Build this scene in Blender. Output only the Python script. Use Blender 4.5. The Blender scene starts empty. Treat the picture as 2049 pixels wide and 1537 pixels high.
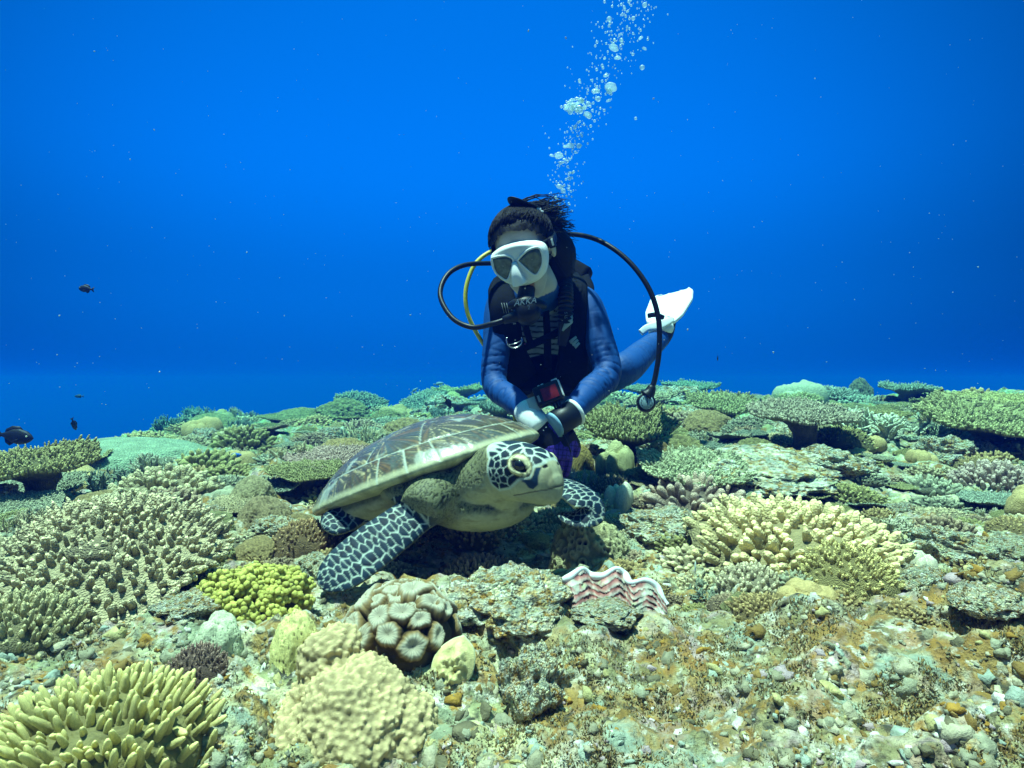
import bpy, math, random, time
import numpy as np
from mathutils import Vector, Matrix
from mathutils.bvhtree import BVHTree

T0 = time.time()
SC = bpy.context.scene
COL = SC.collection
RNG = np.random.default_rng(7)
random.seed(7)

# ------------------------------------------------------------------ camera, water light, sun, exposure
FPX, CX, CY, CAMZ = 1265.0, 1024.5, 768.5, 0.5          # focal length and centre in photo pixels, eye height
cam = bpy.data.cameras.new('camera'); camo = bpy.data.objects.new('camera', cam); COL.objects.link(camo)
cam.sensor_width = 36.0; cam.lens = 36.0 * FPX / 2049.0
cam.clip_start = 0.02; cam.clip_end = 300
camo.location = (0, 0, CAMZ); camo.rotation_euler = (math.radians(90), 0, 0)
SC.camera = camo

world = bpy.data.worlds.new('World'); SC.world = world; world.use_nodes = True
wn, wl = world.node_tree.nodes, world.node_tree.links
wn.clear()
def wnode(t, **k):
    n = wn.new(t)
    for a, b in k.items(): setattr(n, a, b)
    return n
w_tc = wnode('ShaderNodeTexCoord'); w_sep = wnode('ShaderNodeSeparateXYZ')
wl.new(w_tc.outputs['Generated'], w_sep.inputs[0])
w_map = wnode('ShaderNodeMapRange'); w_map.inputs[1].default_value = -1; w_map.inputs[2].default_value = 1
wl.new(w_sep.outputs['Z'], w_map.inputs[0])
w_ramp = wnode('ShaderNodeValToRGB'); w_ramp.color_ramp.interpolation = 'EASE'
WORLD_STOPS = [(0.0, (0.0, 0.010, 0.05)), (0.42, (0.0, 0.03, 0.18)), (0.495, (0.0, 0.105, 0.53)),
               (0.57, (0.0, 0.145, 0.69)), (0.66, (0.0, 0.190, 0.90)), (0.76, (0.0, 0.175, 0.80)), (0.88, (.06, .44, .62)), (1.0, (.15, .66, .76))]
WORLD_STOPS = [(p, tuple(v * .62 for v in c)) for p, c in WORLD_STOPS]
cr = w_ramp.color_ramp
while len(cr.elements) < len(WORLD_STOPS): cr.elements.new(0.5)
for e, (p, c) in zip(cr.elements, WORLD_STOPS): e.position = p; e.color = (*c, 1)
wl.new(w_map.outputs[0], w_ramp.inputs[0])
w_dot = wnode('ShaderNodeVectorMath', operation='DOT_PRODUCT')
_c = Vector((-0.06, 0.97, 0.22)).normalized(); w_dot.inputs[1].default_value = _c
wl.new(w_tc.outputs['Generated'], w_dot.inputs[0])
w_lobe = wnode('ShaderNodeMapRange', interpolation_type='SMOOTHSTEP')
w_lobe.inputs[1].default_value = 0.62; w_lobe.inputs[2].default_value = 1.0
w_lobe.inputs[3].default_value = 0.34; w_lobe.inputs[4].default_value = 1.0
wl.new(w_dot.outputs['Value'], w_lobe.inputs[0])
w_bg = wnode('ShaderNodeBackground'); w_out = wnode('ShaderNodeOutputWorld')
w_up = wnode('ShaderNodeMapRange', interpolation_type='SMOOTHSTEP'); w_up.inputs[1].default_value = .5; w_up.inputs[2].default_value = .8; wl.new(w_sep.outputs['Z'], w_up.inputs[0])
w_max = wnode('ShaderNodeMath', operation='MAXIMUM'); wl.new(w_lobe.outputs[0], w_max.inputs[0]); wl.new(w_up.outputs[0], w_max.inputs[1])
wl.new(w_ramp.outputs[0], w_bg.inputs[0]); wl.new(w_max.outputs[0], w_bg.inputs[1]); wl.new(w_bg.outputs[0], w_out.inputs[0])

SUN_DIR = Vector((-0.17, -0.11, 1.0)).normalized()       # towards the sun, high, a little behind the camera
sd = bpy.data.lights.new('sun', 'SUN'); sun = bpy.data.objects.new('sun', sd); COL.objects.link(sun)
sd.energy = 5.0; sd.angle = math.radians(1.2); sd.color = (0.93, 1.0, 0.88)
sun.rotation_euler = SUN_DIR.to_track_quat('Z', 'Y').to_euler(); sun.location = SUN_DIR * 20

SC.view_settings.view_transform = 'Standard'; SC.view_settings.look = 'None'
SC.view_settings.exposure = 0.78; SC.view_settings.gamma = 1.0
SC.render.engine = 'CYCLES'
cy = SC.cycles
cy.use_denoising = True; cy.max_bounces = 6; cy.diffuse_bounces = 3; cy.glossy_bounces = 3
cy.transmission_bounces = 6; cy.transparent_max_bounces = 8; cy.volume_bounces = 0
cy.use_adaptive_sampling = True; cy.adaptive_threshold = 0.02
cy.caustics_reflective = False; cy.caustics_refractive = False; cy.sample_clamp_indirect = 4

def PX(px, py, d):
    """photo pixel + distance along the view axis -> world point"""
    return np.array([(px - CX) / FPX * d, d, CAMZ - (py - CY) / FPX * d])

# ------------------------------------------------------------------ noise
_perm = np.random.default_rng(11).permutation(256); _perm = np.concatenate([_perm] * 4)
_grad = np.random.default_rng(5).normal(size=(256, 3)); _grad /= np.linalg.norm(_grad, axis=1)[:, None]
def noise3(P, seed=0):
    P = np.asarray(P, float) + seed * 17.31
    I = np.floor(P).astype(np.int64); f = P - I; I &= 255
    u = f * f * f * (f * (f * 6 - 15) + 10); r = 0
    for dx in (0, 1):
        wx = u[:, 0] if dx else 1 - u[:, 0]; hx = _perm[I[:, 0] + dx]
        for dy in (0, 1):
            wy = u[:, 1] if dy else 1 - u[:, 1]; hy = _perm[hx + I[:, 1] + dy]
            for dz in (0, 1):
                wz = u[:, 2] if dz else 1 - u[:, 2]; g = _grad[_perm[hy + I[:, 2] + dz]]
                r = r + wx * wy * wz * (g[:, 0] * (f[:, 0] - dx) + g[:, 1] * (f[:, 1] - dy) + g[:, 2] * (f[:, 2] - dz))
    return r * 1.6
def fbm(P, seed=0, oct=4, gain=.5):
    P = np.asarray(P, float); r = 0; a = 1.0
    for o in range(oct):
        r = r + a * noise3(P, seed + o * 3); P = P * 2.03; a *= gain
    return r
_jit = np.random.default_rng(23).random((256, 3))
def worley(P, seed=0):
    """F1, F2 and the id of the nearest feature point"""
    P = np.asarray(P, float) + seed * 9.7
    I = np.floor(P).astype(np.int64); f = P - I
    F1 = np.full(len(P), 9.0); F2 = np.full(len(P), 9.0); ID = np.zeros(len(P), int)
    for dx in (-1, 0, 1):
        for dy in (-1, 0, 1):
            for dz in (-1, 0, 1):
                h = _perm[_perm[_perm[(I[:, 0] + dx) & 255] + ((I[:, 1] + dy) & 255)] + ((I[:, 2] + dz) & 255)]
                q = _jit[h] * .9 + .05 + np.array([dx, dy, dz]) - f
                d = np.sqrt((q * q).sum(1)); near = d < F1
                F2 = np.where(near, F1, np.minimum(F2, d)); F1 = np.where(near, d, F1); ID = np.where(near, h, ID)
    return F1, F2, ID
def sstep(a, b, x):
    t = np.clip((np.asarray(x, float) - a) / (b - a), 0, 1); return t * t * (3 - 2 * t)
def norm(v):
    v = np.asarray(v, float); return v / (np.linalg.norm(v, axis=-1, keepdims=True) + 1e-12)

# ------------------------------------------------------------------ mesh data: (V, [face arrays], C) with C a colour per vertex
def mesh_of(name, V, Fs, C=None, smooth=True):
    me = bpy.data.meshes.new(name)
    V = np.ascontiguousarray(V, np.float32)
    Fs = [np.asarray(F, np.int32) for F in Fs if len(F)]
    me.vertices.add(len(V)); me.vertices.foreach_set('co', V.ravel())
    loops = np.concatenate([F.ravel() for F in Fs]); tot = np.concatenate([np.full(len(F), F.shape[1], np.int32) for F in Fs])
    me.loops.add(len(loops)); me.loops.foreach_set('vertex_index', loops)
    me.polygons.add(len(tot)); me.polygons.foreach_set('loop_start', np.concatenate([[0], np.cumsum(tot)[:-1]]).astype(np.int32))
    if smooth: me.polygons.foreach_set('use_smooth', np.ones(len(tot), bool))
    me.update(calc_edges=True)
    if C is not None:
        C = np.asarray(C, np.float32)
        if C.ndim == 1: C = np.repeat(C[:, None], 3, 1)
        a = me.color_attributes.new('Col', 'FLOAT_COLOR', 'POINT')
        a.data.foreach_set('color', np.concatenate([C, np.ones((len(C), 1), np.float32)], 1).ravel())
    return me
def join(parts):
    Vs, Cs, T, Q, o = [], [], [], [], 0
    for V, Fs, C in parts:
        Vs.append(V); C = np.asarray(C, float)
        Cs.append(np.repeat(C[:, None], 3, 1) if C.ndim == 1 else C)
        for F in Fs:
            if len(F): (T if F.shape[1] == 3 else Q).append(np.asarray(F) + o)
        o += len(V)
    return np.concatenate(Vs), [np.concatenate(T) if T else np.zeros((0, 3), int), np.concatenate(Q) if Q else np.zeros((0, 4), int)], np.concatenate(Cs)
def add(name, data, mat, parent=None, smooth=True, loc=None, **props):
    me = data if isinstance(data, bpy.types.Mesh) else mesh_of(name, *data, smooth=smooth)
    if mat and not me.materials: me.materials.append(mat)
    o = bpy.data.objects.new(name, me); COL.objects.link(o)
    if parent: o.parent = parent
    if loc is not None: o.location = loc
    for k, v in props.items(): o[k] = v
    return o
def empty(name, loc, label, category, group=None, rotz=0.0):
    o = bpy.data.objects.new(name, None); COL.objects.link(o); o.location = loc; o.rotation_euler = (0, 0, rotz)
    o.empty_display_size = .05; tag(o, label, category, group); return o
def tag(o, label, category, group=None, kind=None):
    if label: o['label'] = label
    if category: o['category'] = category
    if group: o['group'] = group
    if kind: o['kind'] = kind
    return o

def grid_faces(n, m, wrap):
    """quads of an n x m vertex grid; wrap joins the last column to the first"""
    i, j = np.meshgrid(np.arange(n - 1), np.arange(m if wrap else m - 1), indexing='ij'); k = (j + 1) % m
    return np.stack([i * m + j, i * m + k, (i + 1) * m + k, (i + 1) * m + j], -1).reshape(-1, 4)
def frames(path):
    path = np.asarray(path, float); t = norm(np.gradient(path, axis=0))
    ref = np.array([0, 0, 1.]) if abs(t[0, 2]) < .9 else np.array([1., 0, 0])
    a = [];  u = norm(np.cross(ref, t[0]))
    for k in range(len(path)):
        u = norm(u - t[k] * np.dot(u, t[k])); a.append(u)
    a = np.array(a); return t, a, np.cross(t, a)
def tube(path, rad, k=10, cap=True, squash=None, up=None):
    """swept tube; rad per point, squash = (a, b) scale per point along the two side axes"""
    path = np.asarray(path, float); n = len(path); rad = np.broadcast_to(np.asarray(rad, float), (n,))
    t, a, b = frames(path)
    if up is not None:
        up = np.broadcast_to(np.asarray(up, float), (n, 3)); b = norm(up - t * (up * t).sum(1)[:, None]); a = np.cross(b, t)
    th = np.linspace(0, 2 * np.pi, k, endpoint=False)
    sq = np.ones((n, 2)) if squash is None else np.broadcast_to(np.asarray(squash, float), (n, 2))
    V = path[:, None] + rad[:, None, None] * (np.cos(th)[None, :, None] * a[:, None] * sq[:, 0][:, None, None] + np.sin(th)[None, :, None] * b[:, None] * sq[:, 1][:, None, None])
    V = V.reshape(-1, 3); Q = grid_faces(n, k, True); Tn = []
    if cap:
        V = np.concatenate([V, [path[0] - t[0] * rad[0] * .25, path[-1] + t[-1] * rad[-1] * .25]]); j = np.arange(k)
        Tn = np.concatenate([np.stack([np.full(k, n * k), (j + 1) % k, j], 1), np.stack([np.full(k, n * k + 1), (n - 1) * k + j, (n - 1) * k + (j + 1) % k], 1)])
    return V, [Q] + ([Tn] if cap else []), np.ones(len(V))
def spline(pts, n=40):
    """Catmull-Rom through the points"""
    P = np.asarray(pts, float); P = np.concatenate([[2 * P[0] - P[1]], P, [2 * P[-1] - P[-2]]]); m = len(P) - 3
    t = np.linspace(0, m, n); i = np.minimum(t.astype(int), m - 1); f = (t - i)[:, None]
    a, b, c, d = P[i], P[i + 1], P[i + 2], P[i + 3]
    return .5 * (2 * b + (c - a) * f + (2 * a - 5 * b + 4 * c - d) * f ** 2 + (3 * b - a - 3 * c + d) * f ** 3)
def lerp_keys(s, keys):
    keys = np.asarray(keys, float); return np.stack([np.interp(s, keys[:, 0], keys[:, c]) for c in range(1, keys.shape[1])], 1)
_ICO = {}
def ico(sub):
    if sub not in _ICO:
        import bmesh
        bm = bmesh.new(); bmesh.ops.create_icosphere(bm, subdivisions=sub, radius=1)
        bm.verts.ensure_lookup_table()
        _ICO[sub] = (np.array([v.co[:] for v in bm.verts]), np.array([[v.index for v in f.verts] for f in bm.faces])); bm.free()
    return _ICO[sub]
def ball(c, r, sub=2):
    V, F = ico(sub); return V * np.broadcast_to(r, (3,)) + np.asarray(c), [F], np.ones(len(V))
def box(c, half, R=None, bev=.2):
    """rounded box: superellipsoid-like cage with bevelled edges"""
    import bmesh
    bm = bmesh.new(); bmesh.ops.create_cube(bm, size=2)
    for v in bm.verts: v.co = Vector((v.co[0] * half[0], v.co[1] * half[1], v.co[2] * half[2]))
    bmesh.ops.bevel(bm, geom=bm.edges[:], offset=min(half) * bev, segments=2, profile=.6, affect='EDGES')
    bmesh.ops.triangulate(bm, faces=bm.faces[:]); bm.verts.index_update()
    V = np.array([v.co[:] for v in bm.verts]); F = np.array([[v.index for v in f.verts] for f in bm.faces]); bm.free()
    if R is not None: V = V @ np.asarray(R).T
    return V + np.asarray(c), [F], np.ones(len(V))
def basis(zdir, xhint=(1, 0, 0)):
    z = norm(zdir); x = np.asarray(xhint, float); x = norm(x - z * np.dot(x, z)); return np.stack([x, np.cross(z, x), z], 1)
def orient(data, R, loc):
    V, F, C = data; return V @ np.asarray(R).T + np.asarray(loc), F, C
def cyl(c, axis, r, h, k=24, r2=None, bev=.15):
    R = basis(axis); b = min(r, h) * bev; r2 = r if r2 is None else r2
    z = np.array([-h / 2, -h / 2, -h / 2 + b, h / 2 - b, h / 2, h / 2]); rr = np.array([0.001, r - b, r, r2, r2 - b, 0.001])
    th = np.linspace(0, 2 * np.pi, k, endpoint=False)
    V = np.stack([rr[:, None] * np.cos(th), rr[:, None] * np.sin(th), np.repeat(z[:, None], k, 1)], -1).reshape(-1, 3)
    return V @ R.T + np.asarray(c), [grid_faces(6, k, True)], np.ones(len(V))
def disc_frames(n):
    """directions to (n,3,3) matrices whose z axis is the direction"""
    z = norm(n); ref = np.where(np.abs(z[:, 2:3]) < .9, np.array([[0, 0, 1.]]), np.array([[1., 0, 0]]))
    x = norm(np.cross(ref, z)); return np.stack([x, np.cross(z, x), z], -1)
def scatter(tmpl, pos, dirs, length, rad, tint=None, spin=True):
    """copies of a unit template (z up, height 1, radius 1) as one mesh"""
    V0, Fs, C0 = tmpl; n = len(pos); R = disc_frames(dirs)
    a = RNG.random(n) * 6.28 if spin else np.zeros(n); ca, sa = np.cos(a)[:, None], np.sin(a)[:, None]
    X = V0[None, :, 0] * ca - V0[None, :, 1] * sa; Y = V0[None, :, 0] * sa + V0[None, :, 1] * ca
    L = np.stack([X * rad[:, None], Y * rad[:, None], V0[None, :, 2] * length[:, None]], -1)
    V = np.einsum('nij,nvj->nvi', R, L) + pos[:, None]
    C0 = np.asarray(C0, float); C = np.broadcast_to((C0 if C0.ndim == 2 else C0[:, None])[None], (n, len(V0), C0.shape[1] if C0.ndim == 2 else 1))
    if tint is not None: C = C * (tint[:, None, :] if tint.ndim == 2 else tint[:, None, None])
    C = np.broadcast_to(C, (n, len(V0), 3)).reshape(-1, 3)
    off = (np.arange(n) * len(V0))[:, None, None]
    return V.reshape(-1, 3), [(F[None] + off).reshape(-1, F.shape[1]) for F in Fs], C
def voxel_union(parts, size, smooth=4):
    """one continuous skin round all the parts"""
    V, Fs, C = join(parts); me = mesh_of('tmp', V, Fs)
    o = bpy.data.objects.new('tmp', me); COL.objects.link(o)
    m = o.modifiers.new('r', 'REMESH'); m.mode = 'VOXEL'; m.voxel_size = size
    s = o.modifiers.new('s', 'SMOOTH'); s.factor = .5; s.iterations = smooth
    dg = bpy.context.evaluated_depsgraph_get(); dg.update()
    e = o.evaluated_get(dg).to_mesh()
    V = np.zeros(len(e.vertices) * 3, np.float32); e.vertices.foreach_get('co', V); V = V.reshape(-1, 3).astype(float)
    N = np.zeros(len(V) * 3, np.float32); e.vertices.foreach_get('normal', N); N = N.reshape(-1, 3).astype(float)
    tot = np.zeros(len(e.polygons), np.int32); e.polygons.foreach_get('loop_total', tot)
    lp = np.zeros(len(e.loops), np.int32); e.loops.foreach_get('vertex_index', lp)
    st = np.concatenate([[0], np.cumsum(tot)[:-1]])
    q = st[tot == 4]; t = st[tot == 3]
    Q = np.stack([lp[q + k] for k in range(4)], 1) if len(q) else np.zeros((0, 4), int)
    Tn = np.stack([lp[t + k] for k in range(3)], 1) if len(t) else np.zeros((0, 3), int)
    o.evaluated_get(dg).to_mesh_clear(); bpy.data.objects.remove(o); bpy.data.meshes.remove(me)
    return V, [Q, Tn], N

# ------------------------------------------------------------------ materials
def material(name, color=(.5, .5, .5), rough=.7, source='const', var=.25, vscale=20., bump=.3, bscale=120., bdist=.004,
             patch=None, pscale=6., pcut=(.52, .62), spec=.25, coord='Object', extra=None, alpha=None, detail=4., vor=None):
    """source: const | col (vertex colour) | obj (object colour x vertex colour)"""
    m = bpy.data.materials.new(name); m.use_nodes = True; nt = m.node_tree; N, L = nt.nodes, nt.links
    b = N['Principled BSDF']; b.inputs['Roughness'].default_value = rough; b.inputs['Specular IOR Level'].default_value = spec
    tc = N.new('ShaderNodeTexCoord'); co = tc.outputs[coord]
    if source == 'const':
        c = N.new('ShaderNodeRGB'); c.outputs[0].default_value = (*color, 1); c = c.outputs[0]
    else:
        at = N.new('ShaderNodeAttribute'); at.attribute_name = 'Col'; c = at.outputs['Color']
        if source == 'obj':
            oi = N.new('ShaderNodeObjectInfo'); mx = N.new('ShaderNodeMix'); mx.data_type = 'RGBA'; mx.blend_type = 'MULTIPLY'
            mx.inputs[0].default_value = 1; L.new(c, mx.inputs[6]); L.new(oi.outputs['Color'], mx.inputs[7]); c = mx.outputs[2]
    def noise(scale, det=detail):
        n = N.new('ShaderNodeTexNoise'); n.inputs['Scale'].default_value = scale; n.inputs['Detail'].default_value = det
        n.inputs['Roughness'].default_value = .6; L.new(co, n.inputs['Vector']); return n
    if patch is not None:
        for k, pc in enumerate(patch):
            n = noise(pscale[k] if isinstance(pscale, tuple) else pscale * (1 + .61 * k), 5.); n.noise_dimensions = '4D'; n.inputs['W'].default_value = 3.7 * k + 1.3
            mr = N.new('ShaderNodeMapRange'); mr.inputs[1].default_value = pcut[0]; mr.inputs[2].default_value = pcut[1]; L.new(n.outputs[0], mr.inputs[0])
            mx = N.new('ShaderNodeMix'); mx.data_type = 'RGBA'; L.new(mr.outputs[0], mx.inputs[0]); L.new(c, mx.inputs[6]); mx.inputs[7].default_value = (*pc, 1); c = mx.outputs[2]
    if var:
        n = noise(vscale); mr = N.new('ShaderNodeMapRange'); mr.inputs[1].default_value = .25; mr.inputs[2].default_value = .75
        mr.inputs[3].default_value = 1 - var; mr.inputs[4].default_value = 1 + var; L.new(n.outputs[0], mr.inputs[0])
        mx = N.new('ShaderNodeVectorMath'); mx.operation = 'SCALE'; L.new(c, mx.inputs[0]); L.new(mr.outputs[0], mx.inputs['Scale']); c = mx.outputs[0]
    L.new(c, b.inputs['Base Color'])
    if bump:
        n = noise(bscale, 3.); h = n.outputs[0]
        if vor:
            v = N.new('ShaderNodeTexVoronoi'); v.inputs['Scale'].default_value = vor; L.new(co, v.inputs['Vector'])
            ad = N.new('ShaderNodeMath'); ad.operation = 'MULTIPLY_ADD'; L.new(v.outputs['Distance'], ad.inputs[0]); ad.inputs[1].default_value = -1.2; L.new(h, ad.inputs[2]); h = ad.outputs[0]
        bp = N.new('ShaderNodeBump'); bp.inputs['Strength'].default_value = bump; bp.inputs['Distance'].default_value = bdist
        L.new(h, bp.inputs['Height']); L.new(bp.outputs[0], b.inputs['Normal'])
    if extra: extra(m, N, L, b)
    return m

M_CORAL = material('coral_skin', source='obj', rough=.85, var=.35, vscale=9., bump=.7, bscale=60., bdist=.025, vor=45.)
M_CORALW = material('coral_skin_close', source='obj', rough=.85, var=.25, vscale=12., bump=.5, bscale=60., bdist=.02, vor=34.)
M_ROCK = material('reef_rock', source='col', rough=.9, var=.45, vscale=55., bump=.9, bscale=140., bdist=.008, detail=6.,
                  patch=[(.22, .135, .03), (.46, .44, .33), (.06, .06, .04), (.36, .27, .24), (.26, .31, .23), (.32, .18, .04), (.54, .52, .42), (.07, .06, .035), (.26, .15, .045)], pscale=(9., 14.5, 20., 17., 12., 34., 46., 40., 26.), pcut=(.555, .64))
M_CRUST = material('crusted_rock', source='col', rough=.9, var=.5, vscale=14., bump=.7, bscale=30., bdist=.04, detail=6., vor=16., patch=[(.28, .17, .03), (.62, .60, .46), (.08, .08, .05), (.34, .38, .28), (.60, .58, .46), (.34, .19, .04)], pscale=(2.6, 4., 5.5, 3., 11., 9.), pcut=(.52, .62))
M_TURF = material('algae_turf', source='col', rough=.9, var=.2, vscale=40., bump=0.)
M_NODULE = material('nodules', source='col', rough=.85, var=.3, vscale=90., bump=.6, bscale=300., bdist=.004)
# ------------------------------------------------------------------ the reef ground
def ground_z(x, y):
    x = np.asarray(x, float); y = np.asarray(y, float); r = np.hypot(x, y)
    P = np.stack([x, y, 0 * x], -1).reshape(-1, 3)
    z = .03 + .055 * sstep(.75, 1.35, r) + .07 * sstep(1.8, 5., r) + .045 * np.clip(x, -4, 4) * sstep(1.6, 4.5, r)
    f = lambda s, k, o=3: fbm(P * s, k, o).reshape(x.shape)
    z = z + .07 * f(.8, 1, 2) * sstep(.9, 2.5, r) + .045 * f(2.1, 2, 3) + .03 * np.abs(f(6, 3, 2))
    # hollow under the turtle, pocket beside the clam, gap under the left ledge
    z = z - .05 * np.exp(-(((x + .12) / .2) ** 2 + ((y - 1.42) / .14) ** 2))
    z = z - .05 * np.exp(-(((x - .0) / .07) ** 2 + ((y - .98) / .09) ** 2))
    fore = sstep(.05, .75, x) * (1 - sstep(.98, 1.22, y + .12 * x)) * sstep(.35, .7, y); z = z + fore * (.085 + .06 * sstep(.4, 1., x) + .06 * f(4.5, 41, 3))
    tz = x / np.maximum(y, .05); edge = 3.3 + 6.2 * sstep(-.70, -.50, tz) - 2.2 * sstep(-2, 4, x) + 1.0 * f(.35, 9, 2) * sstep(-.6, -.4, tz)
    z = z - (.12 + .22 * sstep(-.45, -.65, tz)) * np.clip(r - edge, 0, 60) ** 1.35
    z = z - .045 * np.exp(-(((x + .33) / .10) ** 2 + ((y - 1.20) / .10) ** 2))
    return z
def ground_full(x, y):
    z = ground_z(x, y); P = np.stack([x, y, 0 * x], -1).reshape(-1, 3); near = 1 - sstep(2.5, 6, np.hypot(x, y))
    F1, F2, _ = worley(P * 22, 3); a, b, _ = worley(P * 60, 4)
    far = sstep(1.6, 3.2, np.hypot(x, y)); G1, G2, _ = worley(P * 5.5, 13); z = z + far * .085 * np.clip(1 - G1, 0, 1).reshape(x.shape) ** 1.6
    fr = sstep(.0, .25, x) * (1 - sstep(1.0, 1.3, y)); H1, H2, _ = worley(P * 11, 17); z = z + (fr * (.045 * np.clip(.9 - H1, 0, 1).reshape(x.shape) ** 1.3))
    return z + (.014 * np.abs(fbm(P * 17, 4, 3)).reshape(x.shape) + .018 * (1 - F1).reshape(x.shape) ** 2 + near * .005 * (1 - a).reshape(x.shape) ** 2 + .03 * near * np.clip(fbm(P * 8, 14, 2), 0, 1).reshape(x.shape))
na, nr = 600, 520
ang = np.radians(np.linspace(-78, 78, na)); rad = .3 * (16 / .3) ** np.linspace(0, 1, nr)
rad = np.concatenate([rad, [18, 21, 24, 27]]); nr = len(rad)
X = (rad[:, None] * np.sin(ang)); Y = (rad[:, None] * np.cos(ang))
Z = ground_full(X, Y); ZS = Z.copy()
for ax_ in (0, 1):
    for _ in range(2): ZS = sum(np.roll(ZS, q, ax_) for q in range(-4, 5)) / 9
V = np.stack([X, Y, Z], -1).reshape(-1, 3)
w = .006 * (1 - sstep(3, 8, np.repeat(rad, na)))
V[:, 0] += w * fbm(V * 35, 21, 2); V[:, 1] += w * fbm(V * 35, 31, 2)
F1, F2, ID = worley(V * 16, 8); pal = np.array([(.32, .30, .17), (.44, .41, .24), (.24, .25, .14), (.36, .35, .23), (.28, .20, .08), (.48, .46, .32), (.27, .30, .21), (.32, .27, .18)])
C = pal[ID % len(pal)] * (1 + .35 * fbm(V * 9, 5, 3))[:, None]
rz = (sstep(-.02, .2, V[:, 0]) * (1 - sstep(1.0, 1.3, V[:, 1])))[:, None]; t1 = sstep(-.15, .25, fbm(V * 11, 51, 4))[:, None]; t2 = sstep(.1, .4, fbm(V * 16, 52, 4))[:, None]; t3 = sstep(.2, .45, fbm(V * 22, 53, 4))[:, None]
rc = np.array([.25, .22, .11]) * (1 - t1) + np.array([.30, .17, .045]) * t1; rc = rc * (1 - t2) + np.array([.46, .42, .30]) * t2; rc = rc * (1 - .7 * t3) + np.array([.44, .30, .26]) * .7 * t3; C = C * (1 - .85 * rz) + rc * .8 * .85 * rz
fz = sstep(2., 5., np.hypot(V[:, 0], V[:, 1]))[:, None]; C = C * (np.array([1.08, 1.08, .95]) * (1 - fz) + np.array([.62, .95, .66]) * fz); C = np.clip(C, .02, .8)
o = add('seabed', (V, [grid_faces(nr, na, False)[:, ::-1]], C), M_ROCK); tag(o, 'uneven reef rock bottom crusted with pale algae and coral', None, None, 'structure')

def cross(px, py, G):
    """where view rays meet the ground grid G; a ray keeps to one column of the polar grid"""
    px = np.atleast_1d(np.asarray(px, float)); py = np.atleast_1d(np.asarray(py, float)); tx = (px - CX) / FPX; az = np.arctan(tx); n = np.arange(len(px))
    c = np.clip(np.round((az - ang[0]) / (ang[1] - ang[0])).astype(int), 0, na - 1); d = rad[:, None] * np.cos(az)[None]; zr = CAMZ - (py - CY)[None] / FPX * d
    g = G[:, c]; dif = zr - g; below = (dif <= 0) & (rad[:, None] > .4); k = np.maximum(np.argmax(below, 0), 1); k = np.where(below.any(0), k, np.searchsorted(rad, 12.)); a, b = dif[k - 1, n], dif[k, n]; t = np.clip(a / (a - b + 1e-9), 0, 1)
    D = d[k - 1, n] * (1 - t) + d[k, n] * t; return np.stack([tx * D, D, g[k - 1, n] * (1 - t) + g[k, n] * t], 1), below.any(0)
def hit(px, py): return cross(px, py, ZS)[0][0]

# ------------------------------------------------------------------ coral shapes (unit size: radius 1, base at z = 0)
def nub(k=6, n=4, taper=.62, bumps=0., seed=0, pale=.9):
    s = np.linspace(0, 1, n + 1)[:-1]; prof = (1 - (1 - taper) * s) * np.sqrt(np.clip(1 - np.clip((s - .62) / .4, 0, 1) ** 2, .12, 1))
    th = np.linspace(0, 2 * np.pi, k, endpoint=False)
    V = np.stack([prof[:, None] * np.cos(th), prof[:, None] * np.sin(th), np.repeat(s[:, None] , k, 1)], -1).reshape(-1, 3)
    V = np.concatenate([V, [[0, 0, 1.0]]]); n_ = len(s); j = np.arange(k)
    T = np.stack([np.full(k, n_ * k), (n_ - 1) * k + j, (n_ - 1) * k + (j + 1) % k], 1)
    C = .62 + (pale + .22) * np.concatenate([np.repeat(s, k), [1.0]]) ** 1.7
    if bumps:
        F1, _, _ = worley(V * np.array([2.4, 2.4, 7.]), seed); d = bumps * (.55 - F1)
        V[:, :2] *= (1 + d)[:, None]; V[:, 2] += .25 * d * (V[:, 2] > .6); C = C + .5 * (.5 - F1)
    return V, [grid_faces(n_, k, True), T], C
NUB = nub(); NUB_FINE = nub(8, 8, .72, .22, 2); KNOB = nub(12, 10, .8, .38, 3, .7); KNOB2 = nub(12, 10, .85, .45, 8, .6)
def disc_points(n, seed, jitter=.6):
    r = np.random.default_rng(seed); i = np.arange(n) + .5; rr = np.sqrt(i / n); th = i * 2.39996
    p = np.stack([rr * np.cos(th), rr * np.sin(th)], 1) + r.normal(size=(n, 2)) * jitter / np.sqrt(n)
    return p
def outline(th, seed, amp=.16):
    P = np.stack([np.cos(th) * 1.3, np.sin(th) * 1.3, 0 * th], 1); return 1 + amp * fbm(P, seed, 3)
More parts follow.
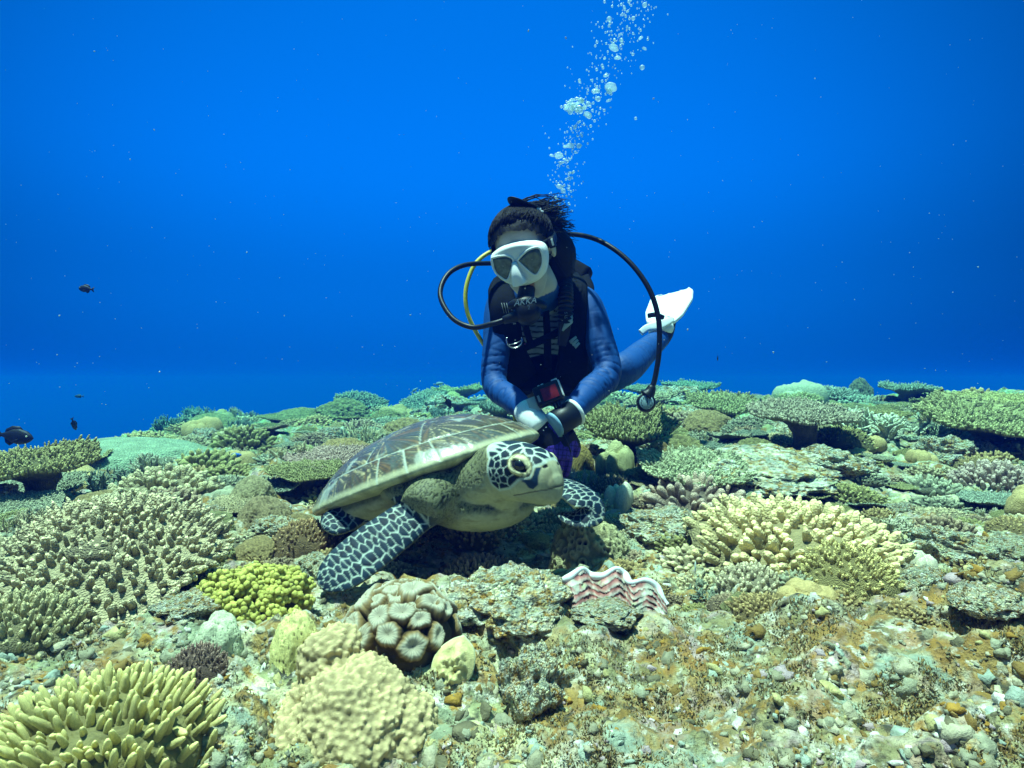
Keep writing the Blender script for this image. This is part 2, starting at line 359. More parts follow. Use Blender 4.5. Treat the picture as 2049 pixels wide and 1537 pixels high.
def table_parts(seed, n=520, h=.42, thick=.05, dish=.10, nl=.075, nr=.026, tmpl=None):
    """flat plate on a stalk: plate, stalk, branchlets"""
    k, m = 72, 14; th = np.linspace(0, 2 * np.pi, k, endpoint=False); R = outline(th, seed); rho = np.linspace(0.02, 1, m)
    def top(x, y):
        r2 = x * x + y * y; return h + dish * r2 + .05 * fbm(np.stack([x * 1.6, y * 1.6, 0 * x], -1).reshape(-1, 3), seed + 2, 2).reshape(np.shape(x))
    X = rho[:, None] * R * np.cos(th); Y = rho[:, None] * R * np.sin(th); Zt = top(X, Y)
    up = np.stack([X, Y, Zt], -1).reshape(-1, 3); tk = thick * (1.2 - rho)[:, None] + .35 * np.exp(-(rho / .25) ** 2)[:, None] * h + .012
    dn = np.stack([X * .985, Y * .985, Zt - tk], -1)[::-1].reshape(-1, 3)
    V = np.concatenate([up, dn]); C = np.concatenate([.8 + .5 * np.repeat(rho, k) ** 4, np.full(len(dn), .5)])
    plate = (V, [grid_faces(2 * m, k, True)], C)
    s = np.linspace(0, 1, 7); path = np.stack([.08 * np.sin(s * 3 + seed), .06 * np.cos(s * 2 + seed) , -.15 + s * (h + .10)], 1)
    stalk = tube(path, .17 + .14 * s ** 3 + .1 * (1 - s) ** 2, 12); stalk = (stalk[0] + .02 * fbm(stalk[0] * 6, seed, 2)[:, None], stalk[1], stalk[2] * .5)
    p = disc_points(n, seed + 1); a = np.arctan2(p[:, 1], p[:, 0]); Ro = outline(a, seed); rr = np.hypot(p[:, 0], p[:, 1]); p = p * (Ro * .985)[:, None]
    pos = np.stack([p[:, 0], p[:, 1], top(p[:, 0], p[:, 1]) - .012], 1); lean = rr ** 3 * 1.4
    dr = norm(np.stack([np.cos(a) * lean, np.sin(a) * lean, np.ones(n)], 1) + RNG.normal(size=(n, 3)) * .22)
    ln = nl * (.6 + .8 * RNG.random(n)) * (1 + .35 * rr ** 4); rd = nr * (.8 + .5 * RNG.random(n))
    br = scatter(tmpl or NUB, pos, dr, ln, rd, .8 + .35 * RNG.random(n))
    # a fringe of tips round the rim
    q = int(n * .28); a = np.linspace(0, 2 * np.pi, q, endpoint=False) + RNG.normal(size=q) * .02; Ro = outline(a, seed) * .985
    pos = np.stack([Ro * np.cos(a), Ro * np.sin(a), top(Ro * np.cos(a), Ro * np.sin(a)) - .02], 1)
    dr = norm(np.stack([np.cos(a), np.sin(a), .35 + 0 * a], 1) + RNG.normal(size=(q, 3)) * .15)
    fr = scatter(tmpl or NUB, pos, dr, nl * (.7 + .5 * RNG.random(q)), nr * (.9 + .4 * RNG.random(q)), 1.0 + .3 * RNG.random(q))
    return plate, stalk, join([br, fr])
def dome_base(seed, flat=.55, sub=4, rough=.12):
    V, F = ico(sub); V = V.copy(); V *= (1 + rough * fbm(V * 1.7, seed, 3))[:, None]; V[:, 2] = np.where(V[:, 2] > -.3, V[:, 2], -.3 + (V[:, 2] + .3) * .3) * flat
    return V, [F], np.full(len(V), .45)
def finger_dome(seed, n=150, flat=.5, nl=.26, nr=.07, tmpl=None, spread=.8, rough=.14):
    """dense upright fingers growing from a low mound"""
    b = dome_base(seed, flat * .85, 3, rough)
    p = disc_points(n, seed, .9); r = np.clip(np.hypot(p[:, 0], p[:, 1]), 0, 1.02); a = np.arctan2(p[:, 1], p[:, 0]); p = p * outline(a, seed, rough)[:, None] * .97
    z = flat * .85 * np.sqrt(np.clip(1 - r ** 2, 0, 1)) - .06
    dr = norm(np.stack([p[:, 0] * spread * (.4 + r), p[:, 1] * spread * (.4 + r), .9 - .35 * r], 1) + RNG.normal(size=(n, 3)) * .16)
    ln = nl * (.6 + .7 * RNG.random(n)); rd = nr * (.75 + .5 * RNG.random(n))
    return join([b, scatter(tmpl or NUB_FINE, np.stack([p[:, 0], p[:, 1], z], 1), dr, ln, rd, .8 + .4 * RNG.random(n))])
def branch_bush(seed, stems=9, depth=3, spread=.9, r0=.07, seg=.38, k=6, kids=(2, 4)):
    """open antler-like branching"""
    r = np.random.default_rng(seed); out = []
    def grow(p, d, rad, ln, lv):
        d2 = norm(d + r.normal(size=3) * .25 + np.array([0, 0, .15])); q = p + d * ln * .5; e = q + d2 * ln * .5
        t = tube(spline([p, q, e], 6), np.linspace(rad, rad * (.72 if lv else .45), 6), k); L = 1 - lv / (depth + .0)
        out.append((t[0], t[1], np.full(len(t[0]), .72 + .5 * L * L) + .25 * (np.arange(len(t[0])) / len(t[0])) * (lv == 0)))
        if lv == 0: return
        for _ in range(r.integers(*kids)): grow(e - d2 * ln * r.random() * .35, norm(d2 + r.normal(size=3) * .62 + np.array([0, 0, .25])), rad * .72, ln * .74, lv - 1)
    for s in range(stems):
        a = s / stems * 6.28 + r.normal() * .3; q = r.random() ** .5
        grow(np.array([.25 * q * np.cos(a), .25 * q * np.sin(a), -.05]), norm([spread * q * np.cos(a), spread * q * np.sin(a), .75]), r0 * (.8 + .4 * r.random()), seg * (.8 + .4 * r.random()), depth)
    V, Fs, C = join(out); s = 1 / max(np.percentile(np.hypot(V[:, 0], V[:, 1]), 98), .3); return V * s, Fs, C
def boulder(seed, kind='cells', sub=6, freq=16., amp=.03, flat=.75, rough=.14):
    """massive coral: cells = bumps, pits = dark calices, maze = meandering ridges, smooth"""
    V, F = ico(sub); V = V.copy(); N = V.copy(); V *= (1 + rough * fbm(V * 1.3, seed, 3))[:, None]
    if kind == 'cells':
        F1, F2, _ = worley(V * freq, seed); h = np.clip(.62 - F1, -.3, 1) * 2.6; C = .45 + 1.15 * np.clip(.8 - F1, 0, 1)
    elif kind == 'pits':
        F1, F2, _ = worley(V * freq, seed); pit = 1 - sstep(.18, .34, F1); rim = np.exp(-((F1 - .40) / .1) ** 2); h = rim * .5 - pit; C = 1.0 - .78 * pit + .12 * rim
    elif kind == 'tubes':
        F1, F2, _ = worley(V * freq, seed); pit = 1 - sstep(.16, .30, F1); rim = np.exp(-((F1 - .42) / .13) ** 2); h = 1.5 * rim - 1.2 * pit; C = .5 + .75 * rim - .45 * pit
    elif kind == 'maze':
        g = np.sin(freq * 2.6 * fbm(V * 1.5 + .12 * fbm(V * 6, seed + 4, 2)[:, None], seed + 1, 3)); h = g; C = .78 + .45 * g
    else:
        h = .4 * fbm(V * 9, seed, 3); C = 1 + .12 * fbm(V * 5, seed, 3)
    V = V + N * (amp * h)[:, None]; V[:, 2] = np.where(V[:, 2] > -.25, V[:, 2], -.25 + (V[:, 2] + .25) * .3) * flat
    return V, [F], np.clip(C, .08, 1.6)
def lobes(seed, n=9, sub=4, rough=.1):
    r = np.random.default_rng(seed); out = []
    for i in range(n):
        a = i * 2.4; q = .68 * math.sqrt((i + .3) / n); s = .3 + .18 * r.random(); V, F = ico(sub)
        W = V * s * np.array([1, 1, 1.25]) * (1 + rough * fbm(V * 2 + i, seed, 3))[:, None] + np.array([q * math.cos(a), q * math.sin(a), .12 + .35 * (1 - q) * r.random() + s * .3])
        out.append((W, [F], .85 + .2 * V[:, 2]))
    return join(out)
def rock_lump(seed, sub=6, flat=.6, rough=.35, amp=.08, freq=4.5):
    V, F = ico(sub); V = V.copy(); N = V.copy(); V *= (1 + rough * fbm(V * 1.4, seed, 3))[:, None]
    F1, F2, ID = worley(V * freq, seed); f1, _, _ = worley(V * freq * 2.7, seed + 1)
    U_ = V.copy(); V[:, 2] *= flat; N = norm(N / np.array([1, 1, flat])); f1, _, _ = worley(V * freq * 2.4, seed + 1); F1, _, ID = worley(V * freq, seed)
    V += N * (amp * (1.5 * (.7 - F1) + .8 * (.6 - f1)) + .05 * fbm(V * 6, seed + 3, 3))[:, None]
    C = pal[ID % len(pal)] * (1.0 + .8 * (.5 - f1))[:, None] * 2.0
    return V, [F], np.clip(C, .03, .8)
print('reef base', time.time() - T0)
# ------------------------------------------------------------------ shape pool, shared by all colonies of a kind
def pool(name, datas, mat): 
    out = []
    for d in datas:
        me = mesh_of(name, *d); me.materials.append(mat); out.append(me)
    return out
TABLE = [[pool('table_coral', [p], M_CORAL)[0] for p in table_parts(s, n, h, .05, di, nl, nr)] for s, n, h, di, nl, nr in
         [(1, 620, .42, .10, .075, .024), (2, 520, .34, .20, .09, .027), (3, 760, .50, .05, .06, .021), (4, 460, .40, -.06, .10, .03)]]
TABLE_J = []
for T_ in TABLE[:]:
    pass
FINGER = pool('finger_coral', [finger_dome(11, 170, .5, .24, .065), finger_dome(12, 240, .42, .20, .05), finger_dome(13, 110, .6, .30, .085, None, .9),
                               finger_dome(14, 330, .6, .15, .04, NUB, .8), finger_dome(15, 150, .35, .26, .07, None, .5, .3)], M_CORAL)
KNOBBY = pool('finger_coral', [finger_dome(16, 340, .42, .22, .046, KNOB, .7, .2), finger_dome(17, 190, .5, .22, .06, KNOB2, .9, .25)], M_CORALW)
BUSH = pool('staghorn_coral', [branch_bush(21, 10, 3), branch_bush(22, 14, 2, 1.1, .06, .42), branch_bush(23, 12, 3, 1.3, .05, .34), branch_bush(24, 16, 3, 1.6, .055, .30, 5)], M_CORAL)
CELLS = pool('boulder_coral', [boulder(31, 'cells', 6, 8., .05), boulder(32, 'cells', 6, 13., .032)], M_CORAL)
PITS = pool('boulder_coral', [boulder(33, 'pits', 6, 7., .035, .9), boulder(34, 'pits', 6, 9., .03, .8)], M_CORALW)
MAZE = pool('brain_coral', [boulder(35, 'maze', 6, 9., .035, .95, .06), boulder(36, 'maze', 6, 7., .045, .85, .15)], M_CORALW)
SMOOTH = pool('boulder_coral', [boulder(37, 'smooth', 5, 1., .02, .6, .10), boulder(38, 'smooth', 5, 1., .02, .7, .2)], M_CORAL)
TUBES = pool('polyp_coral', [boulder(39, 'tubes', 6, 5.2, .075, .85, .12)], M_CORALW)
LOBES = pool('lobe_coral', [lobes(41, 9), lobes(42, 14, 3), lobes(43, 5, 4, .04)], M_CORALW)
ROCKS = pool('reef_rock', [rock_lump(51), rock_lump(52, 6, .45), rock_lump(53, 6, .7, .4, .1), rock_lump(54, 6, .35, .3, .06, 8.)], M_CRUST)
POOLS = dict(finger=FINGER, knobby=KNOBBY, bush=BUSH, cells=CELLS, pits=PITS, maze=MAZE, smooth=SMOOTH, tubes=TUBES, lobes=LOBES, rock=ROCKS)
CNAME = dict(finger='finger_coral', knobby='finger_coral', bush='staghorn_coral', cells='boulder_coral', pits='boulder_coral', maze='brain_coral',
             smooth='boulder_coral', tubes='polyp_coral', lobes='lobe_coral', rock='reef_rock', table='table_coral')
TAKEN = []                                                # (x, y, r) already covered
def colony(kind, var, loc, r, hz, color, label, group=None, rotz=0., tilt=(0, 0), cat=None):
    """one colony; hz = vertical scale relative to the radius"""
    if kind != 'rock': color = (color[0] * 1.0, color[1] * .97, color[2] * .88)
    TAKEN.append((loc[0], loc[1], r)); nm = CNAME[kind]; cat = cat or ('rock' if kind == 'rock' else 'coral')
    if kind == 'table':
        o = empty(nm, loc, label, cat, group, rotz); o.scale = (r, r, r * hz)
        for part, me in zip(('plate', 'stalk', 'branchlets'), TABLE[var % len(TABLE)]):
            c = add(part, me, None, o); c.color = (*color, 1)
            if part == 'branchlets': c['kind'] = 'stuff'
    else:
        P = POOLS[kind]; o = add(nm, P[var % len(P)], None); o.location = loc; o.scale = (r, r, r * hz); o.color = (*color, 1); tag(o, label, cat, group)
    o.rotation_mode = 'ZXY'; o.rotation_euler = (tilt[0], tilt[1], rotz); return o
CREAM, TAN, OLIVE, GREEN, TEAL, PINK = (.66, .58, .36), (.56, .43, .20), (.42, .40, .17), (.43, .43, .20), (.38, .46, .36), (.52, .36, .30)
BROWN, YELLOW, PALE, GREY, MAUVE = (.36, .24, .10), (.55, .50, .10), (.74, .74, .56), (.46, .48, .34), (.46, .36, .24)
# kind, variant, px, foot py, top py, half width px, colour, tilt, label (all pixels of the photograph)
HERO = [
 ('tubes', 0, 1180, 1130, 1040, 76, (.44, .42, .24), (0, 0), 'round olive coral ball covered in open dark ringed polyps beneath the turtle\'s left flipper'),
 ('knobby', 0, 962, 1166, 1082, 74, (.50, .40, .24), (0, 0), 'small tan knobby finger coral in the shade under the turtle\'s chest'),
 ('knobby', 0, 1590, 1135, 965, 215, (.66, .56, .30), (0.18, .0), 'wide cream and tan coral mound of blunt fingers right of the giant clam'),
 ('finger', 3, 1690, 1190, 1052, 108, (.70, .60, .26), (0.24, 0), 'yellow-brown bushy coral with white dotted tips, below the wide cream finger coral'),
 ('knobby', 1, 1505, 1185, 1100, 64, (.58, .52, .36), (0, 0), 'cream knobbly coral lump between the giant clam and the yellow-brown bushy coral'),
 ('finger', 2, 1395, 1035, 945, 96, (.62, .48, .38), (0.18, 0), 'pinkish cream branching coral behind the cream lump, with whitish finger tips'),
 ('table', 1, 1390, 995, 930, 110, (.50, .54, .34), (0.20, 0), 'grey-green flat table coral behind the pinkish cream branching coral'),
 ('maze', 0, 1163, 945, 893, 27, (.36, .27, .09), (0, 0), 'small round golden brown brain coral beside the turtle\'s snout'),
 ('lobes', 0, 1232, 955, 895, 45, (.50, .50, .26), (0, 0), 'pale yellow-green lumpy lobe coral between the two brown brain corals'),
 ('maze', 1, 1315, 945, 884, 40, (.34, .24, .10), (0, 0), 'dark brown ridged brain coral right of the lumpy yellow-green lobe coral'),
 ('finger', 3, 1222, 992, 930, 58, (.34, .27, .17), (0, 0), 'fuzzy brown fine-branched coral below the lumpy yellow-green lobe coral'),
 ('lobes', 2, 1242, 1018, 962, 34, (.80, .82, .66), (0, 0), 'cluster of smooth white egg-like coral lobes right of the turtle\'s left flipper'),
 ('bush', 2, 1150, 995, 915, 46, (.62, .66, .56), (0, 0), 'pale blue-grey branching coral between the turtle\'s snout and left flipper'),
 ('bush', 1, 727, 905, 835, 48, (.72, .68, .44), (0, 0), 'cream antler coral standing behind the turtle\'s shell'),
 ('bush', 0, 590, 945, 872, 52, (.74, .70, .46), (0, 0), 'cream antler coral left of the pinkish table coral'),
 ('bush', 1, 665, 925, 868, 40, (.74, .70, .46), (0, 0), 'small cream antler coral standing just above the pinkish table coral'),
 ('table', 2, 668, 968, 915, 88, (.56, .42, .36), (0.18, 0), 'pinkish table coral with white rim beside the turtle\'s shell'),
 ('cells', 1, 505, 1010, 945, 46, (.62, .56, .32), (0, 0), 'olive-tan honeycomb boulder coral left of the turtle\'s tail'),
 ('cells', 1, 530, 1050, 985, 52, (.54, .44, .25), (0, 0), 'lower brown fold of honeycomb coral below the olive-tan boulder'),
 ('smooth', 0, 255, 935, 862, 195, (.34, .44, .30), (0, 0), 'broad smooth grey-green boulder coral on the reef\'s left edge'),
 ('table', 0, 80, 1020, 915, 118, (.44, .40, .18), (0.18, 0), 'ochre table coral with deep shadow underneath, left of the smooth boulder coral'),
 ('knobby', 1, 330, 1010, 905, 105, (.52, .46, .28), (0.18, 0), 'tan knobby finger coral in front of the smooth boulder coral'),
 ('finger', 0, 235, 1075, 975, 130, (.54, .48, .30), (0.24, 0), 'wide tan coral mound of short fingers below the ochre table coral'),
 ('table', 3, 225, 1215, 1065, 235, (.60, .53, .34), (0.40, .05), 'large pale crusted plate coral with a dark gap under its front edge'),
 ('knobby', 0, 45, 1290, 1130, 110, (.46, .42, .24), (0, 0), 'brownish knobby finger coral in front of the large crusted plate'),
 ('finger', 3, 610, 1105, 1010, 72, (.48, .33, .17), (0, 0), 'rusty brown bushy coral beneath the turtle\'s right rear flipper'),
 ('finger', 1, 480, 1090, 1050, 75, (.44, .40, .26), (0, 0), 'tan fine-fingered coral patch behind the bright yellow coral'),
 ('pits', 0, 592, 1320, 1212, 48, (.78, .74, .32), (0, 0), 'pale yellow boulder coral with dark dots below the bright yellow coral'),
 ('pits', 1, 437, 1310, 1215, 48, (.66, .74, .52), (0, 0), 'pale green boulder coral with dark pits left of the dotted yellow one'),
 ('finger', 3, 395, 1375, 1240, 66, (.38, .27, .22), (0, 0), 'mauve-brown fine finger coral left of the pitted pale green boulder'),
 ('table', 1, 1252, 925, 838, 92, (.36, .37, .17), (0.30, 0), 'dark green cupped table coral beside the diver\'s gloves'),
 ('table', 2, 1600, 905, 822, 105, (.46, .44, .32), (0.18, 0), 'tan table coral with a deep black shadow below its plate'),
 ('bush', 3, 1745, 885, 806, 130, (.66, .72, .56), (0, 0), 'pale mint staghorn thicket right of the tan table coral'),
 ('table', 0, 1815, 815, 770, 52, (.36, .48, .36), (0.13, 0), 'small blue-green table coral on the skyline right of the round coral knob'),
 ('table', 2, 2020, 850, 800, 88, (.54, .53, .22), (0.16, .0), 'bright yellow-green table coral at the reef\'s right rim'),
 ('table', 1, 1965, 905, 826, 122, (.42, .42, .20), (0.25, .0), 'large mossy green table coral below the bright yellow-green one'),
 ('finger', 1, 1925, 812, 758, 120, (.42, .43, .22), (0, 0), 'broad green mounded coral on the skyline behind the bright yellow-green table'),
 ('cells', 0, 1722, 790, 740, 23, (.34, .36, .24), (0, 0), 'round coral knob sticking up from the skyline'),
 ('finger', 4, 1722, 815, 770, 52, (.34, .42, .32), (0, 0), 'green-grey coral mound carrying the round skyline knob'),
 ('table', 3, 1640, 815, 768, 66, (.36, .42, .34), (0.12, 0), 'grey-green table coral left of the round skyline knob'),
 ('cells', 0, 1550, 828, 786, 24, (.34, .40, .22), (0, 0), 'small round green boulder coral on the skyline'),
 ('table', 0, 1385, 800, 767, 54, (.36, .46, .32), (0.12, 0), 'dark-edged green table coral on the skyline right of the pressure gauge'),
 ('table', 2, 1290, 812, 776, 42, (.42, .46, .30), (0.12, 0), 'olive table coral on the skyline behind the hanging pressure gauge'),
 ('table', 1, 1450, 852, 800, 72, (.42, .44, .21), (0.23, 0), 'bright green table coral below the skyline right of the pressure gauge'),
 ('knobby', 0, 2000, 985, 885, 88, (.48, .38, .32), (0, 0), 'mauve-pink knobby coral at the reef\'s right side'),
 ('rock', 2, 1890, 925, 868, 52, (1, 1, 1), (0, 0), 'pale pitted rock left of the mauve-pink knobby coral'),
 ('rock', 3, 1520, 985, 915, 150, (1, 1, 1), (0.18, 0), 'flat pale crusted rock slab behind the wide cream finger coral'),
 ('rock', 0, 1660, 955, 900, 75, (1, 1, 1), (0, 0), 'low grey-green rock right of the flat pale slab'),
 ('rock', 1, 1020, 1260, 1150, 125, (1, 1, 1), (0.18, 0), 'mottled overhanging rock between the lobed coral and the giant clam'),
 ('rock', 0, 1215, 1255, 1225, 62, (1, 1, 1), (0, 0), 'low crusted rock lip at the foot of the giant clam'),
 ('rock', 0, 1330, 1085, 1030, 80, (1, 1, 1), (0, 0), 'mottled rock right of the round polyp-covered coral'),
 ('rock', 2, 1065, 1420, 1290, 70, (1, 1, 1), (0, 0), 'dark reddish crusted rock right of the ear-shaped coral'),
 ('lobes', 1, 1845, 1150, 1105, 28, (.80, .76, .62), (0, 0), 'whitish lumpy coral right of the yellow-brown bushy coral'),
 ('rock', 1, 380, 1240, 1190, 65, (.9, .7, .4), (0, 0), 'orange-tan sponge-covered rock in the gap under the large crusted plate'),
 ('bush', 3, 392, 838, 808, 32, (.24, .42, .34), (0, 0), 'far blue-green bushy coral head rising highest on the left skyline'),
 ('bush', 3, 332, 855, 824, 34, (.24, .42, .34), (0, 0), 'far blue-green bushy coral left of the highest head on the left skyline'),
 ('bush', 2, 880, 842, 806, 34, (.36, .48, .40), (0, 0), 'blue-green bushy coral just above the turtle\'s shell'),
 ('table', 1, 1000, 862, 805, 40, (.36, .50, .40), (0.18, 0), 'blue-green table coral beside the diver\'s right forearm'),
]
for i, (kind, var, px, foot, top, rpx, colr, tilt, label) in enumerate(HERO):
    p, ok_ = cross(px, foot, ZS); p = p[0]; d = p[1]; hgt = (foot - top) * d / FPX
    if not ok_[0] or d > 9:                              # stands on the skyline: put it on the crest of the ground below
        tx = (px - CX) / FPX; c_ = int(np.clip(round((math.atan(tx) - ang[0]) / (ang[1] - ang[0])), 0, na - 1)); sel = (rad > 2.5) & (rad < 7.5); k_ = np.nonzero(sel)[0][np.argmax((ZS[sel, c_] - CAMZ) / rad[sel])]
        d = rad[k_] * math.cos(math.atan(tx)); p = np.array([tx * d, d, ZS[k_, c_]]); hgt = CAMZ - (top - CY) / FPX * d - p[2]
    r = rpx * d / FPX
    hz = {'table': hgt / (r * .52), 'bush': hgt / (r * .95), 'rock': hgt / (r * 1.15)}.get(kind, hgt / (r * .85))
    hz = float(np.clip(hz, .45, 2.2)) if kind != 'table' else float(np.clip(hz, .5, 3.))
    c = p + np.array([p[0] / d, 1, 0]) * r * .55; c[2] = p[2] - (.01 if kind != 'rock' else -.25 * r)
    c[2] += min(.0, 0) ; colony(kind, var, c, r, hz, colr, label, None, i * 1.7, tilt)

# ------------------------------------------------------------------ bright yellow branching coral, every branch a part
M_YELLOW = material('yellow_coral', source='obj', rough=.8, var=.15, vscale=60., bump=.5, bscale=300., bdist=.004, vor=240.)
def knob_branch(seed, side=7, fat=.30):
    r = np.random.default_rng(seed); t = np.linspace(.25, .95, side); a = np.arange(side) * 2.4
    pos = np.stack([.12 * np.cos(a), .12 * np.sin(a), t * .8], 1); dr = np.stack([np.cos(a), np.sin(a), .7 + t], 1)
    main = (KNOB[0] * np.array([fat * .62, fat * .62, 1.]), KNOB[1], KNOB[2])
    return join([main, scatter(KNOB2, pos, dr, np.full(side, .42) * (1.1 - .4 * t), np.full(side, fat * .52), np.full(side, 1.05))])
YB = pool('branch', [knob_branch(s, n) for s, n in ((1, 9), (2, 7), (3, 12))], M_YELLOW)
def branch_colony(name, label, px, foot, rpx, hgt_px, n, meshes, color, flat, blen, brad, spread, seed, base_mat, squash=1.0, tilt=0., lift=0.):
    p = hit(px, foot); d = p[1]; r = rpx * d / FPX; c = p + np.array([p[0] / d, 1, 0]) * r * .5 * squash; c[2] = p[2] - .005 + lift
    root = empty(name, c, label, 'coral'); root.rotation_euler = (tilt, 0, 0); TAKEN.append((c[0], c[1], r))
    b = dome_base(seed, flat, 3, .15); hz = hgt_px * d / FPX
    base = add('base', (b[0] * np.array([r * .92, r * .92 * squash, r]), b[1], b[2]), base_mat, root); base.color = (*[q * .6 for q in color], 1)
    q = disc_points(n, seed, .7); rr = np.hypot(q[:, 0], q[:, 1]); rg = np.random.default_rng(seed)
    for i in range(n):
        z = r * flat * math.sqrt(max(0, 1 - min(rr[i], 1) ** 2)) * .9 - .02 * r
        dr = norm(np.array([q[i, 0] * spread, q[i, 1] * spread * squash, .85 - .3 * rr[i]]) + rg.normal(size=3) * .16)
        o = add('branch', meshes[i % len(meshes)], None, root); s = blen * r * (.75 + .5 * rg.random())
        R = basis(dr, (math.cos(i * 1.3), math.sin(i * 1.3), .1)); o.matrix_local = Matrix.Translation((q[i, 0] * r * .95, q[i, 1] * r * .95 * squash, z)) @ Matrix(R.tolist()).to_4x4() @ Matrix.Diagonal((s * brad, s * brad, s, 1))
        k = .85 + .3 * rg.random(); o.color = (color[0] * k, color[1] * k, color[2] * k, 1)
    return root
branch_colony('yellow_coral', 'bright yellow branching coral with knobby tips beside the turtle\'s right flipper', 505, 1235, 112, 130, 120, YB, (.46, .43, .10), .52, .34, .95, .9, 61, M_YELLOW, .85, .15)
FB = pool('branch', [nub(12, 14, .72, .30, s, .9) for s in (5, 6, 7)], M_CORALW)
branch_colony('finger_coral', 'large yellow-green finger coral with upright pale tips, below the mauve-brown finger coral', 215, 1550, 230, 200, 300, FB, (.64, .57, .22), .50, .23, .155, .6, 62, M_CORALW, .8, .12)

# ------------------------------------------------------------------ lobed brown coral in front of the turtle, every lobe a part
M_LOBE = material('lobed_coral', source='col', rough=.9, var=.25, vscale=160., bump=.8, bscale=500., bdist=.004)
def lobe_mesh(seed, elong=1.5, bend=.5):
    k, m = 44, 13; th = np.linspace(0, 2 * np.pi, k, endpoint=False); R = outline(th, seed, .22); rho = np.linspace(.03, 1.12, m)
    X = rho[:, None] * R * np.cos(th) * elong; Y = rho[:, None] * R * np.sin(th) ; Y = Y + bend * (X / elong) ** 2 * .6
    h = .62 * np.clip(1 - (rho / 1.12) ** 5, 0, 1) - .26 * np.exp(-(rho / .42) ** 2) - .5 * np.clip(rho - .9, 0, 1) * 3
    sept = .03 * np.sin(th * 26) * np.clip(rho[:, None] * 1.6, 0, 1)
    Z = h[:, None] + sept + .04 * fbm(np.stack([X * 3, Y * 3, 0 * X], -1).reshape(-1, 3), seed, 2).reshape(X.shape)
    pale = np.array([.78, .72, .52]); brown = np.array([.36, .23, .08]); dark = np.array([.12, .08, .03])
    t = sstep(.64, .97, rho + 0 * sept[0, 0])[:, None, None] ; g = np.exp(-(rho / .20) ** 2)[:, None, None] * .3
    C = pale * (1 - t) + brown * t; C = C * (1 - g) + np.array([.35, .27, .14]) * g; C = np.broadcast_to(C, (m, k, 3)).copy()
    C *= (1 + 2.6 * sept * (rho[:, None] < .95) / .03 * .1)[..., None]; C[-2:] = dark
    return np.stack([X, Y, Z], -1).reshape(-1, 3), [grid_faces(m, k, True)], np.clip(C, .02, .9).reshape(-1, 3)
LM = pool('lobe', [lobe_mesh(s, e, b) for s, e, b in ((1, 1.5, .5), (2, 1.15, .1), (3, 1.9, .9), (4, 1.35, -.6))], M_LOBE)
p = hit(805, 1335); d = p[1]; r = 130 * d / FPX; c = p + np.array([p[0] / d, 1, 0]) * r * .75; c[2] = p[2] + .008
root = empty('lobed_coral', c, 'brown and white meaty lobed coral under the turtle\'s right front flipper', 'coral'); TAKEN.append((c[0], c[1], r))
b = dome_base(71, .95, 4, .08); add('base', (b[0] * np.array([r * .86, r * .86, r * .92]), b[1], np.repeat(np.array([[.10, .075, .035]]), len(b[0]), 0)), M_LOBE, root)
q = disc_points(34, 72, .25); rg = np.random.default_rng(3)
for i in range(34):
    rr = min(math.hypot(*q[i]), .97); n_ = norm(np.array([q[i, 0], q[i, 1], math.sqrt(1 - rr * rr) * .95 + .08])); s = r * .175 * (.85 + .4 * rg.random())
    o = add('lobe', LM[i % 4], None, root); a = i * 2.1; R = basis(n_, (math.cos(a), math.sin(a), .2))
    o.matrix_local = Matrix.Translation((n_ * np.array([r, r, r * .95]) * .88).tolist()) @ Matrix(R.tolist()).to_4x4() @ Matrix.Diagonal((s, s, s * 1.3, 1))

# ------------------------------------------------------------------ tan double mound, bumpy all over (front)
M_MOUND = material('mound_coral', source='col', rough=.85, var=.2, vscale=120., bump=.5, bscale=500., bdist=.003)
def mound(blobs, freq, amp, colr, seed, size):
    V, Fs, N = voxel_union([ball(c, r, 4) for c, r in blobs], size, 6); V = V + N * (.012 * fbm(V * 18, seed, 3))[:, None]
    F1, F2, _ = worley(V * freq, seed); h = np.clip(.62 - F1, -.25, 1); keep = .5 + .5 * sstep(-.2, .5, N[:, 2])
    C = np.array(colr) * (.55 + 1.05 * np.clip(.75 - F1, 0, 1))[:, None]
    return V + N * (amp * h * keep)[:, None], Fs, np.clip(C, .03, .9)
p = hit(715, 1500); c = p + np.array([-.03, .06, -.03]); k_ = p[1] / FPX
B = lambda px, py, dd: (np.array(PX(px, py, p[1] + dd)) - c)
blobs = [(B(715, 1470, .07), 152 * k_), (B(640, 1440, .09), 95 * k_), (B(800, 1480, .06), 95 * k_), (B(668, 1330, .13), 78 * k_ * 1.05), (B(700, 1390, .1), 90 * k_), (B(620, 1500, .05), 90 * k_)]
o = add('mound_coral', mound(blobs, 118., .0092, (.58, .46, .23), 5, .0023), M_MOUND); o.location = c
tag(o, 'large tan two-lobed mound coral covered in small bumps, below the lobed coral', 'coral'); TAKEN.append((c[0], c[1], .14))

